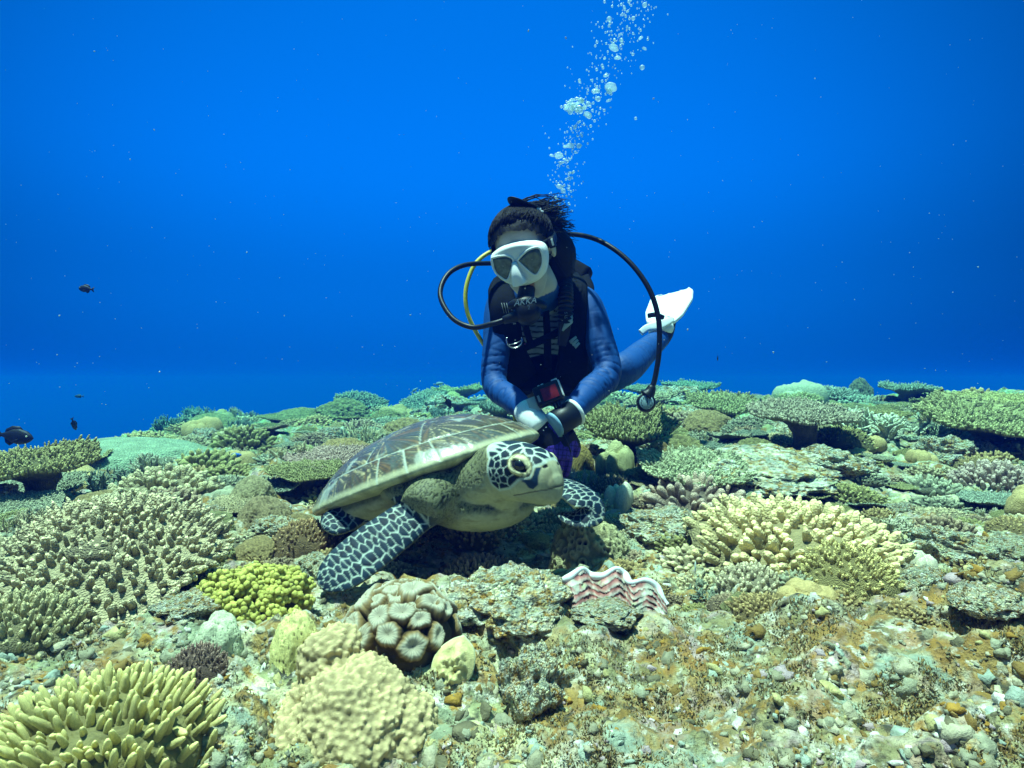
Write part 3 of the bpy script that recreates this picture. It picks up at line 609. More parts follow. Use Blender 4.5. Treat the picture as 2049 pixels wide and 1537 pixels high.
# ------------------------------------------------------------------ ear-shaped pale coral
p = np.array(PX(905, 1335, hit(905, 1390)[1] + .02)); kx = p[1] / FPX
th = np.linspace(0, 2 * np.pi, 64, endpoint=False); px_o = np.array([(925, 1270), (948, 1300), (945, 1345), (915, 1380), (890, 1392), (868, 1372), (860, 1335), (872, 1300), (900, 1278)], float)
oc = spline(np.vstack([px_o, px_o[:1]]), 65)[:-1] - np.array([905, 1335]); rho = np.linspace(.02, 1, 16)
U = rho[:, None] * oc[:, 0] * kx; W = -rho[:, None] * oc[:, 1] * kx
N3 = fbm(np.stack([U * 70, W * 70, 0 * U], -1).reshape(-1, 3), 3, 3).reshape(U.shape)
D = .012 * (rho[:, None] ** 2) * -1 + .007 * np.exp(-((rho[:, None] - .35) / .3) ** 2) * (1 + 1.8 * N3)
E1, E2, E3 = np.array([1, 0, 0.]), norm([0, .55, .83]), norm([0, -.83, .55])
Vt = (U[..., None] * E1 + W[..., None] * E2 + D[..., None] * E3); Vb = (Vt * .97 - .011 * E3)[::-1]
C = np.array([.66, .58, .26]) * (.9 + .5 * np.clip(N3, -.5, .5) * (rho[:, None] < .75))[..., None]; C[-1] = (.62, .66, .40)
o = add('ear_coral', (np.concatenate([Vt.reshape(-1, 3), Vb.reshape(-1, 3)]), [grid_faces(32, 64, True)], np.concatenate([C.reshape(-1, 3), C[::-1].reshape(-1, 3) * .6])), M_MOUND); o.location = p
tag(o, 'pale yellow ear-shaped plate coral tilted against the rock beside the tan mound coral', 'coral'); TAKEN.append((p[0], p[1], .05))

# ------------------------------------------------------------------ giant clam
M_CLAM = material('clam_shell', source='col', rough=.55, var=.2, vscale=150., bump=.5, bscale=300., bdist=.003, patch=[(.30, .10, .07), (.36, .38, .22)], pscale=22., pcut=(.58, .66), spec=.35)
M_LIP = material('clam_lip', (.80, .84, .80), .45, var=.1, vscale=60., bump=.2, bscale=200.)
M_MANTLE = material('clam_mantle', source='col', rough=.45, var=.35, vscale=220., bump=.3, bscale=260.)
cp = hit(1240, 1222); kx = cp[1] / FPX
lip_px = [(1122, 1168), (1140, 1157), (1165, 1140), (1183, 1153), (1205, 1155), (1232, 1140), (1250, 1152), (1262, 1168), (1290, 1163), (1312, 1175), (1326, 1198), (1334, 1212)]
lipd = [0, -.012, .012, .02, -.004, .014, .02, -.006, .006, .012, .0, -.004]
lip = spline([PX(a, b_, cp[1] + .035 + dd) for (a, b_), dd in zip(lip_px, lipd)], 120); org = np.array(PX(1235, 1215, cp[1] + .02)); org[2] = cp[2]
lip = lip - org; root = empty('giant_clam', org, 'half-buried giant clam with white wavy lip and red and white ribbed shell', 'clam'); TAKEN.append((org[0], org[1], .10))
m = 46; v = np.linspace(0, 1, m); basep = np.stack([lip[:, 0] * .72 - .006, np.full(120, -.030) + .3 * lip[:, 1], np.full(120, -.02)], 1)
rows = 8.; saw = (v * rows) % 1.0; sawn = (v[:, None] * rows + .45 * noise3(np.stack([np.arange(120) * .07, 0 * np.arange(120), 0 * np.arange(120)], 1), 4)[None] + .25 * noise3(np.stack([np.tile(np.arange(120) * .3, (m, 1)).ravel(), np.repeat(v * 6, 120), np.zeros(m * 120)], 1), 5).reshape(m, 120)) % 1.0; fold = np.array([np.interp(i, np.arange(12) * 119 / 11, lipd) for i in range(120)])
S = lip[None] * (1 - v)[:, None, None] + basep[None] * v[:, None, None]; S[..., 1] -= (.030 * np.sin(v * np.pi) ** .8)[:, None]; S[..., 1] += fold[None] * .6 * np.sin(v * np.pi)[:, None]
S[..., 1] -= (.0075 * (sawn ** 1.5)) * (.6 + .4 * np.sin(np.arange(120) * .35))[None]; S[..., 2] += .002 * noise3(S.reshape(-1, 3) * 150).reshape(m, 120)
cr_ = np.stack([np.interp(sawn, [0, .18, .45, .8, 1], q) for q in ([.10, .34, .46, .58, .66], [.06, .09, .20, .48, .60], [.05, .08, .17, .40, .50])], -1)
C = cr_.copy(); pch = sstep(-.05, .35, fbm(np.stack([np.tile(lip[:, 0] * 40, (m, 1)).ravel(), np.repeat(v * 3, 120), np.zeros(m * 120)], 1), 6, 3).reshape(m, 120) + .5 * (np.arange(120) / 119 - .55)[None] + .5 * (v[:, None] - .6))[..., None]; C = C * (1 - pch) + (np.array([.60, .58, .46]) * (.55 + .6 * sawn[..., None])) * pch; C *= (.8 + .5 * noise3(S.reshape(-1, 3) * 60, 3).reshape(m, 120))[..., None]
add('shell', (S.reshape(-1, 3), [grid_faces(m, 120, False)], np.clip(C, .03, .85).reshape(-1, 3)), M_CLAM, root)
t = tube(lip + np.array([0, 0, .002]), .0058 + .0016 * np.sin(np.arange(120) * .21), 10); add('lip', t, M_LIP, root)
off = np.linspace(0, 1, 12)[:, None, None]; Mn = lip[None] + np.array([0, .045, -.016]) * off; Mn[..., 2] += .006 * np.sin(np.arange(120) * .5)[None] * off[..., 0]; Mn[..., 1] -= fold[None] * .9 * off[..., 0]
C = np.array([.10, .13, .10]) + .25 * (np.sin(off * 14 + np.sin(np.arange(120) * .3)[None, :, None]) > .3) * np.array([.8, .9, .6])
add('mantle', (Mn.reshape(-1, 3), [grid_faces(12, 120, False)], np.broadcast_to(C, (12, 120, 3)).reshape(-1, 3)), M_MANTLE, root)
bk = np.stack([np.concatenate([lip[:, 0]] ), lip[:, 1] + .05, lip[:, 2] - .014], 1); bb = np.stack([lip[:, 0] * .8, lip[:, 1] + .07, np.full(120, -.03)], 1)
S2 = bk[None] * (1 - np.linspace(0, 1, 8))[:, None, None] + bb[None] * np.linspace(0, 1, 8)[:, None, None]
add('back_shell', (S2.reshape(-1, 3), [grid_faces(8, 120, False)], np.tile([[.5, .45, .35]], (960, 1))), M_CLAM, root)

# ------------------------------------------------------------------ the many other colonies of the reef
FILL = {  # kind: (variants with a word each, (colour, word) choices, plain name)
 'finger': (((0, 'stubby'), (1, 'fine-fingered'), (2, 'thick-fingered'), (3, 'bushy'), (4, 'low spreading')), [(TAN, 'tan'), (CREAM, 'cream'), (OLIVE, 'olive'), (GREY, 'grey-green'), (MAUVE, 'pinkish brown')], 'finger coral'),
 'table': (((0, 'flat'), (1, 'cupped'), (2, 'thin'), (3, 'arched')), [(GREEN, 'green'), (OLIVE, 'olive'), (TEAL, 'blue-green'), (CREAM, 'cream'), (GREY, 'grey-green')], 'table coral'),
 'bush': (((0, 'open'), (2, 'spreading'), (3, 'dense')), [(PALE, 'whitish'), (CREAM, 'cream'), (TEAL, 'blue-green')], 'staghorn coral'),
 'cells': (((0, 'knobbly'), (1, 'honeycombed')), [(OLIVE, 'olive'), (TAN, 'tan'), (GREEN, 'green')], 'boulder coral'),
 'lobes': (((0, 'lumpy'), (1, 'many-lobed')), [(OLIVE, 'olive'), (TAN, 'tan'), (GREY, 'grey-green')], 'lobe coral'),
 'rock': (((0, 'rounded'), (1, 'flattish'), (2, 'craggy'), (3, 'slab-like')), [((1, 1, 1), 'mottled')], 'reef rock'),
}
MARKS = [(1180, 1100, 'round polyp-covered coral'), (1590, 1060, 'wide cream finger coral'), (1240, 925, 'yellow-green lobe coral'), (1315, 920, 'dark brown brain coral'), (727, 880, 'cream antler coral'), (668, 945, 'pinkish table coral'), (505, 980, 'honeycomb boulder coral'),
         (255, 905, 'smooth grey-green boulder coral'), (80, 980, 'ochre table coral'), (225, 1150, 'large crusted plate coral'), (530, 1170, 'bright yellow coral'), (1252, 890, 'dark green cupped table coral'), (1600, 870, 'tan table coral with black shadow'), (1745, 850, 'mint staghorn thicket'),
         (1965, 870, 'large mossy green table coral'), (2000, 950, 'mauve-pink knobby coral'), (1520, 955, 'flat pale rock slab'), (1722, 800, 'round skyline knob'), (1400, 800, 'hanging pressure gauge'), (392, 830, 'blue-green bushy heads on the left skyline'), (890, 850, 'top of the turtle\'s shell'), (240, 1450, 'large yellow-green finger coral')]
kinds = ['finger'] * 9 + ['table'] * 5 + ['bush'] * 3 + ['cells'] * 2 + ['lobes'] * 1 + ['rock'] * 2
rg = np.random.default_rng(42); made = 0
KEEP = [(-.05, 1.35, .16), (-.3, 1.28, .10), (.0, 1.45, .2), (.02, 1.1, .1)]
cand = [(rg.uniform(-160, 2210), CY + 36 + 420 * rg.random() ** 1.9) for _ in range(5200)] + [(rg.uniform(-100, 560), rg.uniform(1040, 1420)) for _ in range(700)] + [(rg.uniform(1080, 2150), rg.uniform(930, 1150)) for _ in range(500)]
pts = cross([q[0] for q in cand], [q[1] for q in cand], ZS)[0]
for (px, py), p in zip(cand, pts):
    if made >= 760: break
    if p[1] > 11.5 or p[1] < .7: continue
    d = p[1]; r = float(np.clip((24 + 44 * rg.random() ** 1.3) * d / FPX * (1.05 if d < 3 else .8), .022, .34))
    if any((p[0] - x) ** 2 + (p[1] - y) ** 2 < ((r + q) * .60) ** 2 for x, y, q in TAKEN): continue
    if any((p[0] - x) ** 2 + (p[1] - y) ** 2 < (r * .8 + q) ** 2 for x, y, q in KEEP): continue
    kd = kinds[rg.integers(len(kinds))]
    if kd == 'table' and d < 1.7: kd = 'finger'
    vs, cs, nm = FILL[kd]; v, vw = vs[rg.integers(len(vs))]; cc, cw = cs[rg.integers(len(cs))]; cc = np.array(cc) * (.85 + .3 * rg.random()); hz = {'table': .9 + .6 * rg.random(), 'rock': .7 + .3 * rg.random()}.get(kd, .7 + .5 * rg.random())
    c = p.copy(); c[2] += -.012 if kd != 'rock' else .2 * r
    mk_ = min(MARKS, key=lambda m: (m[0] - px) ** 2 + (2.2 * (m[1] - py)) ** 2); lab = f'small {cw} {vw} {nm} near the {mk_[2]}'
    colony(kd, v, c, r, hz, tuple(cc if kd != 'rock' else (1, 1, 1)), lab, f'{cw} {vw} {nm}s near the {mk_[2]}', rg.random() * 6.28, (rg.normal() * .12 + .10, rg.normal() * .1)); made += 1
print('colonies', made, len(TAKEN), time.time() - T0)

# ------------------------------------------------------------------ nodules, pebbles and crusts on the near rock: nobody could count them
def nodule_field(n, region, seed, smin, smax, name, label, plump=.6):
    r = np.random.default_rng(seed); px = r.uniform(region[0], region[1], n); py = region[2] + (region[3] - region[2]) * r.random(n)
    pos, ok = cross(px, py, Z); clump = fbm(pos * 14, seed, 3); pos = pos[ok & (clump > -.25 - .5 * r.random(n))]; n = len(pos)
    s = smin + (smax - smin) * r.random(n) ** 5; cols = np.array([(.78, .76, .64), (.52, .48, .32), (.36, .36, .24), (.42, .24, .04), (.28, .18, .05), (.52, .40, .40), (.40, .48, .38), (.18, .16, .09), (.56, .50, .22), (.32, .30, .19)])
    zone = fbm(pos * 5, seed + 3, 2); w_ = np.stack([.07 + 0 * zone, .17 + 0 * zone, .18 + 0 * zone, np.clip(.10 + .35 * zone, .01, 1), np.clip(.14 + .3 * zone, .02, 1), .04 + 0 * zone, np.clip(.08 - .2 * zone, .01, 1), .12 + 0 * zone, .05 + 0 * zone, .12 + 0 * zone], 1); w_ /= w_.sum(1, keepdims=True)
    c = cols[(np.cumsum(w_, 1) < r.random(n)[:, None]).sum(1).clip(0, 9)]; pos[:, 2] -= s * plump
    dirs = norm(r.normal(size=(n, 3)) * .7 + np.array([0, 0, 1])); out = []
    for v in range(7):
        V, F = ico(2); V = V * (1 + .75 * fbm(V * 1.6, 60 + v, 3))[:, None] * (r.uniform(.6, 1.4, 3)); sel = np.arange(n) % 7 == v
        out.append(scatter((V, [F], np.clip(.8 + .3 * fbm(V * 2.5, 70 + v, 2), .3, 1.4)), pos[sel], dirs[sel], s[sel] * r.uniform(.5, 1.2, sel.sum()), s[sel] * r.uniform(.7, 1.4, sel.sum()), c[sel]))
    o = add(name, join(out), M_NODULE); tag(o, label, 'rubble', None, 'stuff'); return o
def turf(n, region, seed, label, ln=(.003, .0075)):
    """short algae blades"""
    r = np.random.default_rng(seed); pos, ok = cross(r.uniform(region[0], region[1], n), region[2] + (region[3] - region[2]) * r.random(n), Z)
    pos = pos[ok & (fbm(pos * 9, seed, 3) > .12 - .3 * r.random(n))]; n = len(pos); pos[:, 2] -= .001
    B_ = (np.array([(-1, 0, 0), (1, 0, 0), (.75, .5, .55), (-.6, .5, .5), (.2, 1.4, 1.0)], float), [np.array([[0, 1, 2, 3]]), np.array([[3, 2, 4]])], np.array([.6, .6, .95, .95, 1.25]))
    cols = np.array([(.28, .21, .08), (.24, .20, .09), (.32, .21, .06), (.28, .26, .13), (.24, .16, .07), (.32, .29, .16)])
    o = add('algae_turf', scatter(B_, pos, norm(r.normal(size=(n, 3)) * .55 + np.array([0, 0, 1])), r.uniform(*ln, n), r.uniform(.0007, .0016, n), cols[r.integers(0, 6, n)]), M_TURF); tag(o, label, 'algae', None, 'stuff'); return o
nodule_field(2200, (1040, 2120, 1130, 1600), 81, .002, .0095, 'coral_rubble', 'white, orange and brown nodules crusting the rock in front of the giant clam')
nodule_field(2600, (-60, 1080, 1180, 1600), 82, .002, .010, 'coral_rubble', 'pale nodules and grit between the corals left of the giant clam')
nodule_field(3400, (-60, 2120, 930, 1180), 83, .003, .012, 'coral_rubble', 'pale grit and small knobs between the corals around the turtle')
turf(42000, (1000, 2120, 1120, 1600), 84, 'short brown algae turf on the rock in front of the giant clam')
turf(20000, (-60, 1060, 1160, 1600), 85, 'short olive algae turf between the corals left of the giant clam')
print('nodules', time.time() - T0)
# ------------------------------------------------------------------ the sea turtle
TC = np.array([-.225, 1.614, .272]); YAW, PIT, ROL = .302, .363, -.036; SL, SW, SH = .31, .265, .122
_f = np.array([math.cos(YAW) * math.cos(PIT), -math.sin(YAW) * math.cos(PIT), math.sin(PIT)]); _l = np.array([math.sin(YAW), math.cos(YAW), 0.]); _u = np.cross(_f, _l)
_l2 = _l * math.cos(ROL) + _u * math.sin(ROL); _u2 = np.cross(_f, _l2); TR = np.stack([_f, _l2, _u2], 1)
def tl(P): return np.asarray(P, float) @ TR.T + TC
TBASE = np.array([-.2, 1.5, .09])
M_SKIN = material('turtle_skin', source='col', rough=.5, var=.14, vscale=120., bump=.35, bscale=420., bdist=.002, spec=.12)
M_SHELL = material('turtle_shell', source='col', rough=.32, var=.2, vscale=60., bump=.25, bscale=160., bdist=.003, spec=.5)
turtle = empty('sea_turtle', TBASE, 'green sea turtle resting on the corals in front of the diver', 'turtle')

# carapace: polar grid, scutes from seeds in the unit disc
nth, nro = 380, 120; th = np.linspace(0, 2 * np.pi, nth, endpoint=False); ro = np.linspace(.004, 1, nro) ** .9
A = ro[:, None] * np.cos(th); Bq = ro[:, None] * np.sin(th)
def shell_pt(a, b):
    r = np.hypot(a, b); cs = a / np.maximum(r, 1e-6)
    return np.stack([SL * a, SW * b * (1 + .18 * cs), SH * np.clip(1 - r ** 2.25, 0, 1) ** .8 + .006 * np.exp(-(b / .12) ** 2) * (1 - r)], -1)
a, b = A.ravel(), Bq.ravel(); r = np.hypot(a, b); an = np.arctan2(b, a)
seeds = np.array([(.76, 0), (.42, 0), (.04, 0), (-.35, 0), (-.70, 0)] + [(x, s * y) for s in (1, -1) for x, y in ((.52, .50), (.15, .60), (-.27, .56), (-.62, .38))])
D = np.hypot((a[:, None] - seeds[:, 0]) * 1.0, (b[:, None] - seeds[:, 1]) * np.where(np.arange(13) < 5, 1.12, .95)); order = np.argsort(D, 1); i1 = order[:, 0]
d1 = D[np.arange(len(a)), i1]; d2 = D[np.arange(len(a)), order[:, 1]]; wob = .012 * fbm(np.stack([a * 5, b * 5, 0 * a], 1), 4, 2)
inner = (d2 - d1) * .5 * .27
RB = .835 + .02 * np.cos(an * 2); ring = np.abs(r - RB + wob * .5) * .27
NM = 25; ta = (an + np.pi) / (2 * np.pi) * NM + .5; rad_seam = np.abs(ta - np.round(ta)) * 2 * np.pi / NM * .27
marg = r > RB; seam = np.where(marg, np.minimum(rad_seam, ring), np.minimum(inner + 9 * (False), ring))
foc = seeds[i1] + np.stack([np.full(len(a), -.13), -np.sign(seeds[i1][:, 1]) * .02], 1); v1 = np.stack([a, b], 1) - foc
mc = np.round(ta); mth = (mc - .5) / NM * 2 * np.pi - np.pi
mf = np.stack([np.cos(mth - .12) * .82, np.sin(mth - .12) * .82], 1); v2 = np.stack([a, b], 1) - mf
vv = np.where(marg[:, None], v2, v1); ph = np.arctan2(vv[:, 1], vv[:, 0]); rr = np.hypot(*vv.T); cid = np.where(marg, 40 + mc, i1) * 3.17
S1 = noise3(np.stack([np.cos(ph) * 5.5 + cid, np.sin(ph) * 5.5, rr * 1.2], 1), 2); S2 = noise3(np.stack([np.cos(ph) * 15 + cid, np.sin(ph) * 15, rr * 2.2], 1), 5); S3 = noise3(np.stack([np.cos(ph) * 34 + cid, np.sin(ph) * 34, rr * 3], 1), 7)
base = np.array([.085, .080, .050]); rust = np.array([.25, .125, .045]); dark = np.array([.030, .036, .036]); tan_ = np.array([.46, .38, .20]); blue = np.array([.080, .105, .105])
mixc = lambda C, c, t: C * (1 - t[:, None]) + c * t[:, None]
C = np.tile(base, (len(a), 1)); C = mixc(C, blue, sstep(-.1, .5, fbm(np.stack([a * 2.5, b * 2.5, 0 * a], 1), 8, 3)) * .8)
C = mixc(C, rust, sstep(.0, .6, S1 + .3 * S2) * .6); C = mixc(C, dark, sstep(.0, .4, S2) * .75); C = mixc(C, tan_, sstep(.18, .5, S2 * .4 - S1 * .6 + .5 * S3) * .95); C = mixc(C, dark * .8, sstep(.2, .5, S3) * .45)
wear = fbm(np.stack([a * 4 + 3, b * 4, 0 * a], 1), 12, 4); C = mixc(C, np.array([.46, .50, .40]), sstep(.46, .72, wear) * .6)
C = mixc(C, np.array([.58, .56, .34]), sstep(.965, 1.0, r) * .9)
C = mixc(C, np.array([.56, .62, .50]), np.where(marg | (ring < .004), .72, .5) * (1 - sstep(.0004, .0019, seam + .0005 * S3)))
V = shell_pt(a, b); V[:, 2] -= .0028 * (1 - sstep(.0, .006, seam)); V[:, 2] += .0012 * S2
rim = shell_pt(np.cos(th), np.sin(th)); und = []
for s_, dz in ((1.004, -.006), (.985, -.012), (.9, -.02), (.75, -.03)):
    q = rim.copy(); q[:, :2] *= s_; q[:, 2] = dz; und.append(q)
V = np.concatenate([V] + und); C = np.concatenate([C] + [np.clip(np.array([[.42, .41, .25]]) * (1 + .5 * fbm(np.stack([np.cos(th) * 14, np.sin(th) * 14, 0 * th], 1), 5, 3))[:, None], .08, .8)] * 4)
add('carapace', (tl(V) - TBASE, [grid_faces(nro + 4, nth, True)], np.clip(C, .01, .9)), M_SHELL, turtle)

# head frame
HS = 1.13; HC = np.array(PX(1046, 946, 1.32)); hy = math.radians(37)
hf = norm(np.array([math.cos(hy), -math.sin(hy), -.06])); hl = norm(np.array([math.sin(hy), math.cos(hy), 0])); hu = np.cross(hf, hl); HR = np.stack([hf, hl, hu], 1) 
def hw(P): return np.asarray(P, float) * HS @ HR.T + HC
def hloc(P): return (np.asarray(P) - HC) @ HR / HS
HK = np.array([(-.100, .036, .034, -.046), (-.075, .047, .047, -.052), (-.045, .053, .054, -.055), (-.012, .0545, .0565, -.054), (.018, .050, .052, -.0525), (.040, .0455, .047, -.051), (.056, .0395, .039, -.050), (.067, .033, .026, -.048), (.075, .026, .010, -.045), (.0805, .016, -.010, -.040), (.0825, .005, -.024, -.033)])
xs = np.linspace(-.1, .0825, 60); kk = lerp_keys(xs, HK); sm = np.array([np.convolve(np.pad(kk[:, c], 3, 'edge'), np.ones(7) / 7, 'valid') for c in range(3)]).T; sm[-3:] = kk[-3:]
th2 = np.linspace(0, 2 * np.pi, 56, endpoint=False); cs, sn = np.cos(th2), np.sin(th2); e = 2 / 2.35
cy_ = np.sign(cs) * np.abs(cs) ** e; sz = np.sign(sn) * np.abs(sn) ** e
mid = (sm[:, 1] + sm[:, 2]) / 2 * .6; Vh = np.stack([np.repeat(xs[:, None], 56, 1), sm[:, :1] * cy_ * (1 - .16 * np.clip(-sz, 0, 1)), np.where(sz > 0, mid[:, None] + sz * (sm[:, 1] - mid)[:, None], mid[:, None] + sz * (mid - sm[:, 2])[:, None])], -1).reshape(-1, 3)
n_ = len(Vh); Vh = np.concatenate([Vh, [[-.1, 0, 0], [.0828, 0, -.030]]]); j = np.arange(56)
head = (hw(Vh), [grid_faces(60, 56, True), np.concatenate([np.stack([np.full(56, n_), (j + 1) % 56, j], 1), np.stack([np.full(56, n_ + 1), 59 * 56 + j, 59 * 56 + (j + 1) % 56], 1)])], np.ones(n_ + 2))
brow = [ball(hw([.020, s * .036, .018]), np.array([.025, .0175, .021]) * HS, 3) for s in (-1, 1)]
neck_p = spline([tl([.10, .0, -.05]), tl([.19, -.02, -.085]), hw([-.115, .0, -.036]), hw([-.055, 0, -.010])], 24)
neck = tube(neck_p, np.interp(np.linspace(0, 1, 24), [0, .35, .7, 1], [.09, .074, .058, .054]), 28)
core = [(tl(ball((-.02, 0, -.030), (.270, .222, .074), 4)[0]), ball((0, 0, 0), 1, 4)[1], np.ones(len(ico(4)[0]))), (ball(PX(955, 1003, 1.46), (.135, .12, .066), 4)[0], ball((0, 0, 0), 1, 4)[1], np.ones(len(ico(4)[0])))]
FL = {  # path (px, py, depth), half chord, thickness ratio, thickness direction
 'front_r': ([(930, 985, 1.48), (893, 992, 1.42), (862, 1008, 1.37), (815, 1042, 1.33), (750, 1090, 1.29), (695, 1132, 1.26), (640, 1172, 1.235)], [.050, .054, .047, .048, .054, .052, .036], [.9, .8, .62, .30, .19, .15, .16], (-.05, -.78, .62)),
 'front_l': ([(1075, 985, 1.50), (1112, 975, 1.46), (1142, 982, 1.42), (1168, 1000, 1.385), (1180, 1022, 1.37), (1150, 1034, 1.385), (1118, 1028, 1.42)], [.04, .034, .043, .044, .038, .034, .014], [.8, .6, .35, .25, .22, .2, .3], (.35, -.62, .70)),
 'rear_r': ([(745, 1000, 1.58), (712, 1022, 1.50), (680, 1042, 1.45), (648, 1058, 1.42)], [.04, .042, .045, .026], [.7, .5, .25, .3], (-.1, -.75, .65)),
 'rear_l': ([(790, 955, 1.78), (755, 965, 1.84), (725, 975, 1.9)], [.03, .045, .02], [.6, .25, .3], (0, -.2, 1)),
}
limbs, LPATH = [], {}
for nm, (pp, ch, tk, up) in FL.items():
    P = spline([PX(*q) for q in pp], 44); s = np.linspace(0, len(pp) - 1, 44); rr_ = np.interp(s, np.arange(len(pp)), ch); tt = np.interp(s, np.arange(len(pp)), tk)
    rr_ = np.convolve(np.pad(rr_, 2, 'edge'), np.ones(5) / 5, 'valid'); rr_[-5:] *= np.array([.98, .94, .86, .7, .42])
    t_, _, _ = frames(P); upv = np.broadcast_to(norm(np.array(up)), (44, 3)); bb = norm(upv - t_ * (upv * t_).sum(1)[:, None]); aa = np.cross(bb, t_)
    limbs.append(tube(P, rr_, 28, True, np.stack([np.ones(44), tt], 1), up)); LPATH[nm] = (P, t_, aa, bb, rr_, np.concatenate([[0], np.cumsum(np.linalg.norm(np.diff(P, axis=0), axis=1))]), tt)
shoulder = [tube(spline([tl([.17, -.06, -.05]), PX(920, 975, 1.44), PX(868, 992, 1.37), PX(838, 1024, 1.325)], 16), np.linspace(.085, .046, 16), 20), ball(PX(836, 978, 1.41), (.085, .065, .045), 3), ball(PX(905, 960, 1.44), (.075, .06, .05), 3), tube(spline([hw([-.06, .005, -.025]), PX(1000, 1003, 1.42), PX(955, 1015, 1.46)], 10), np.linspace(.05, .06, 10), 20), tube(spline([tl([.20, .10, -.03]), PX(1085, 985, 1.5)], 8), np.linspace(.06, .045, 8), 16)]
fold = tube(spline([PX(795, 982, 1.42), PX(862, 962, 1.42), PX(915, 955, 1.45), PX(965, 930, 1.50), PX(1010, 922, 1.53), PX(1060, 925, 1.57)], 24), np.interp(np.linspace(0, 1, 24), [0, .3, .7, 1], [.022, .032, .032, .028]), 14)
V, Fs, N = voxel_union([head, neck, fold] + brow + core + limbs + shoulder, .0027, 5)
E_ = np.concatenate([np.stack([F[:, i], F[:, (i + 1) % F.shape[1]]], 1) for F in Fs if len(F) for i in range(F.shape[1])]); E_ = np.concatenate([E_, E_[:, ::-1]]); dg_ = np.bincount(E_[:, 0], minlength=len(V))[:, None]
Lq = (V - TC) @ TR; Hq = hloc(V); fr = np.linalg.norm(V - np.array(PX(765, 1082, 1.30)), axis=1)
wS = sstep(.06, .14, Lq[:, 0]) * sstep(-.055, -.085, Hq[:, 0]) * sstep(.060, .10, fr)
for _ in range(60):
    A_ = np.stack([np.bincount(E_[:, 0], V[E_[:, 1], c], len(V)) for c in range(3)], 1) / dg_; V = V + (A_ - V) * (.6 * wS)[:, None]
print('turtle skin', len(V), time.time() - T0)
polys = Fs[0].tolist() + Fs[1].tolist(); bvh = BVHTree.FromPolygons(V.tolist(), polys)
def onto(zx, zy):
    """point of the turtle seen at a place of the enlarged head picture"""
    px, py = 940 + zx / 7.32, 860 + zy / 7.32; d_ = Vector(((px - CX) / FPX, 1, -(py - CY) / FPX)).normalized()
    h = bvh.ray_cast(Vector((0, 0, CAMZ)), d_); return np.array(h[0]) if h[0] is not None else np.array(PX(px, py, 1.3))
def ontoh(L): Q = hloc(np.array([onto(*q) for q in L])); return Q
H = hloc(V); H_ = H.copy(); H_[:, 1] = -np.abs(H_[:, 1])           # the pattern is the same on both sides
# distances to the limbs
best = np.full(len(V), 9.); LS = np.zeros(len(V)); LT = np.zeros(len(V)); LI = np.full(len(V), -1); LB = np.zeros(len(V)); LRr = np.zeros(len(V))
for li, (nm, (P, t_, aa, bb, rr_, arc, tt)) in enumerate(LPATH.items()):
    box_ = ((V > P.min(0) - .07) & (V < P.max(0) + .07)).all(1); idx = np.nonzero(box_)[0]
    dd = np.linalg.norm(V[idx, None] - P[None], axis=2); k = dd.argmin(1); q = V[idx] - P[k]; ct = (q * aa[k]).sum(1); nt = (q * bb[k]).sum(1); st = (q * t_[k]).sum(1)
    score = np.hypot(ct / rr_[k], nt / (rr_[k] * tt[k] + .004)); up_ = (score < 1.35) & (score < best[idx])
    w_ = idx[up_]; best[w_] = score[up_]; LS[w_] = (arc[k] + st)[up_]; LT[w_] = ct[up_]; LB[w_] = nt[up_]; LI[w_] = li; LRr[w_] = rr_[k][up_]
cream = np.array([.44, .43, .26]); skin = np.array([.18, .185, .10]); navy = np.array([.009, .019, .030]); edge = np.array([.50, .58, .50]); crease = np.array([.045, .048, .03])
nearsh = sstep(.12, .06, np.linalg.norm(V - np.array(PX(850, 1000, 1.37)), axis=1)); ventral = sstep(.15, -.45, N[:, 2]) * (1 - .85 * nearsh) + 0 * V[:, 0]; ventral = np.clip(ventral * (1 + .35 * fbm(V * 25, 33, 3)), 0, 1); C = np.tile(skin, (len(V), 1)); disp = np.zeros(len(V))
Lc = (V - TC) @ TR; wr = np.abs(fbm((Lc + .01 * fbm(V * 30, 8, 2)[:, None]) * np.array([150, 60, 80]), 3, 3)); pl = sstep(.02, -.03, ((V - TC) @ TR)[:, 2] + .045) * (H[:, 0] < -.075)
Lc = (V - TC) @ TR
wrm = sstep(.34, .16, np.abs(Lc[:, 0] - .27)) * (1 - ventral * .6); C = mixc(C, crease, (1 - sstep(.05, .24, wr)) * .95 * np.clip(wrm + .3, 0, 1)); disp -= .0016 * (1 - sstep(.0, .22, wr)) * np.clip(wrm + .15, 0, 1)
C = mixc(C, cream * 1.05, np.clip(ventral * 1.05, 0, 1))
stain = fbm(V * np.array([20, 20, 60]), 17, 4); C = mixc(C, np.array([.28, .25, .13]), sstep(.35, .6, stain) * ventral * .6)
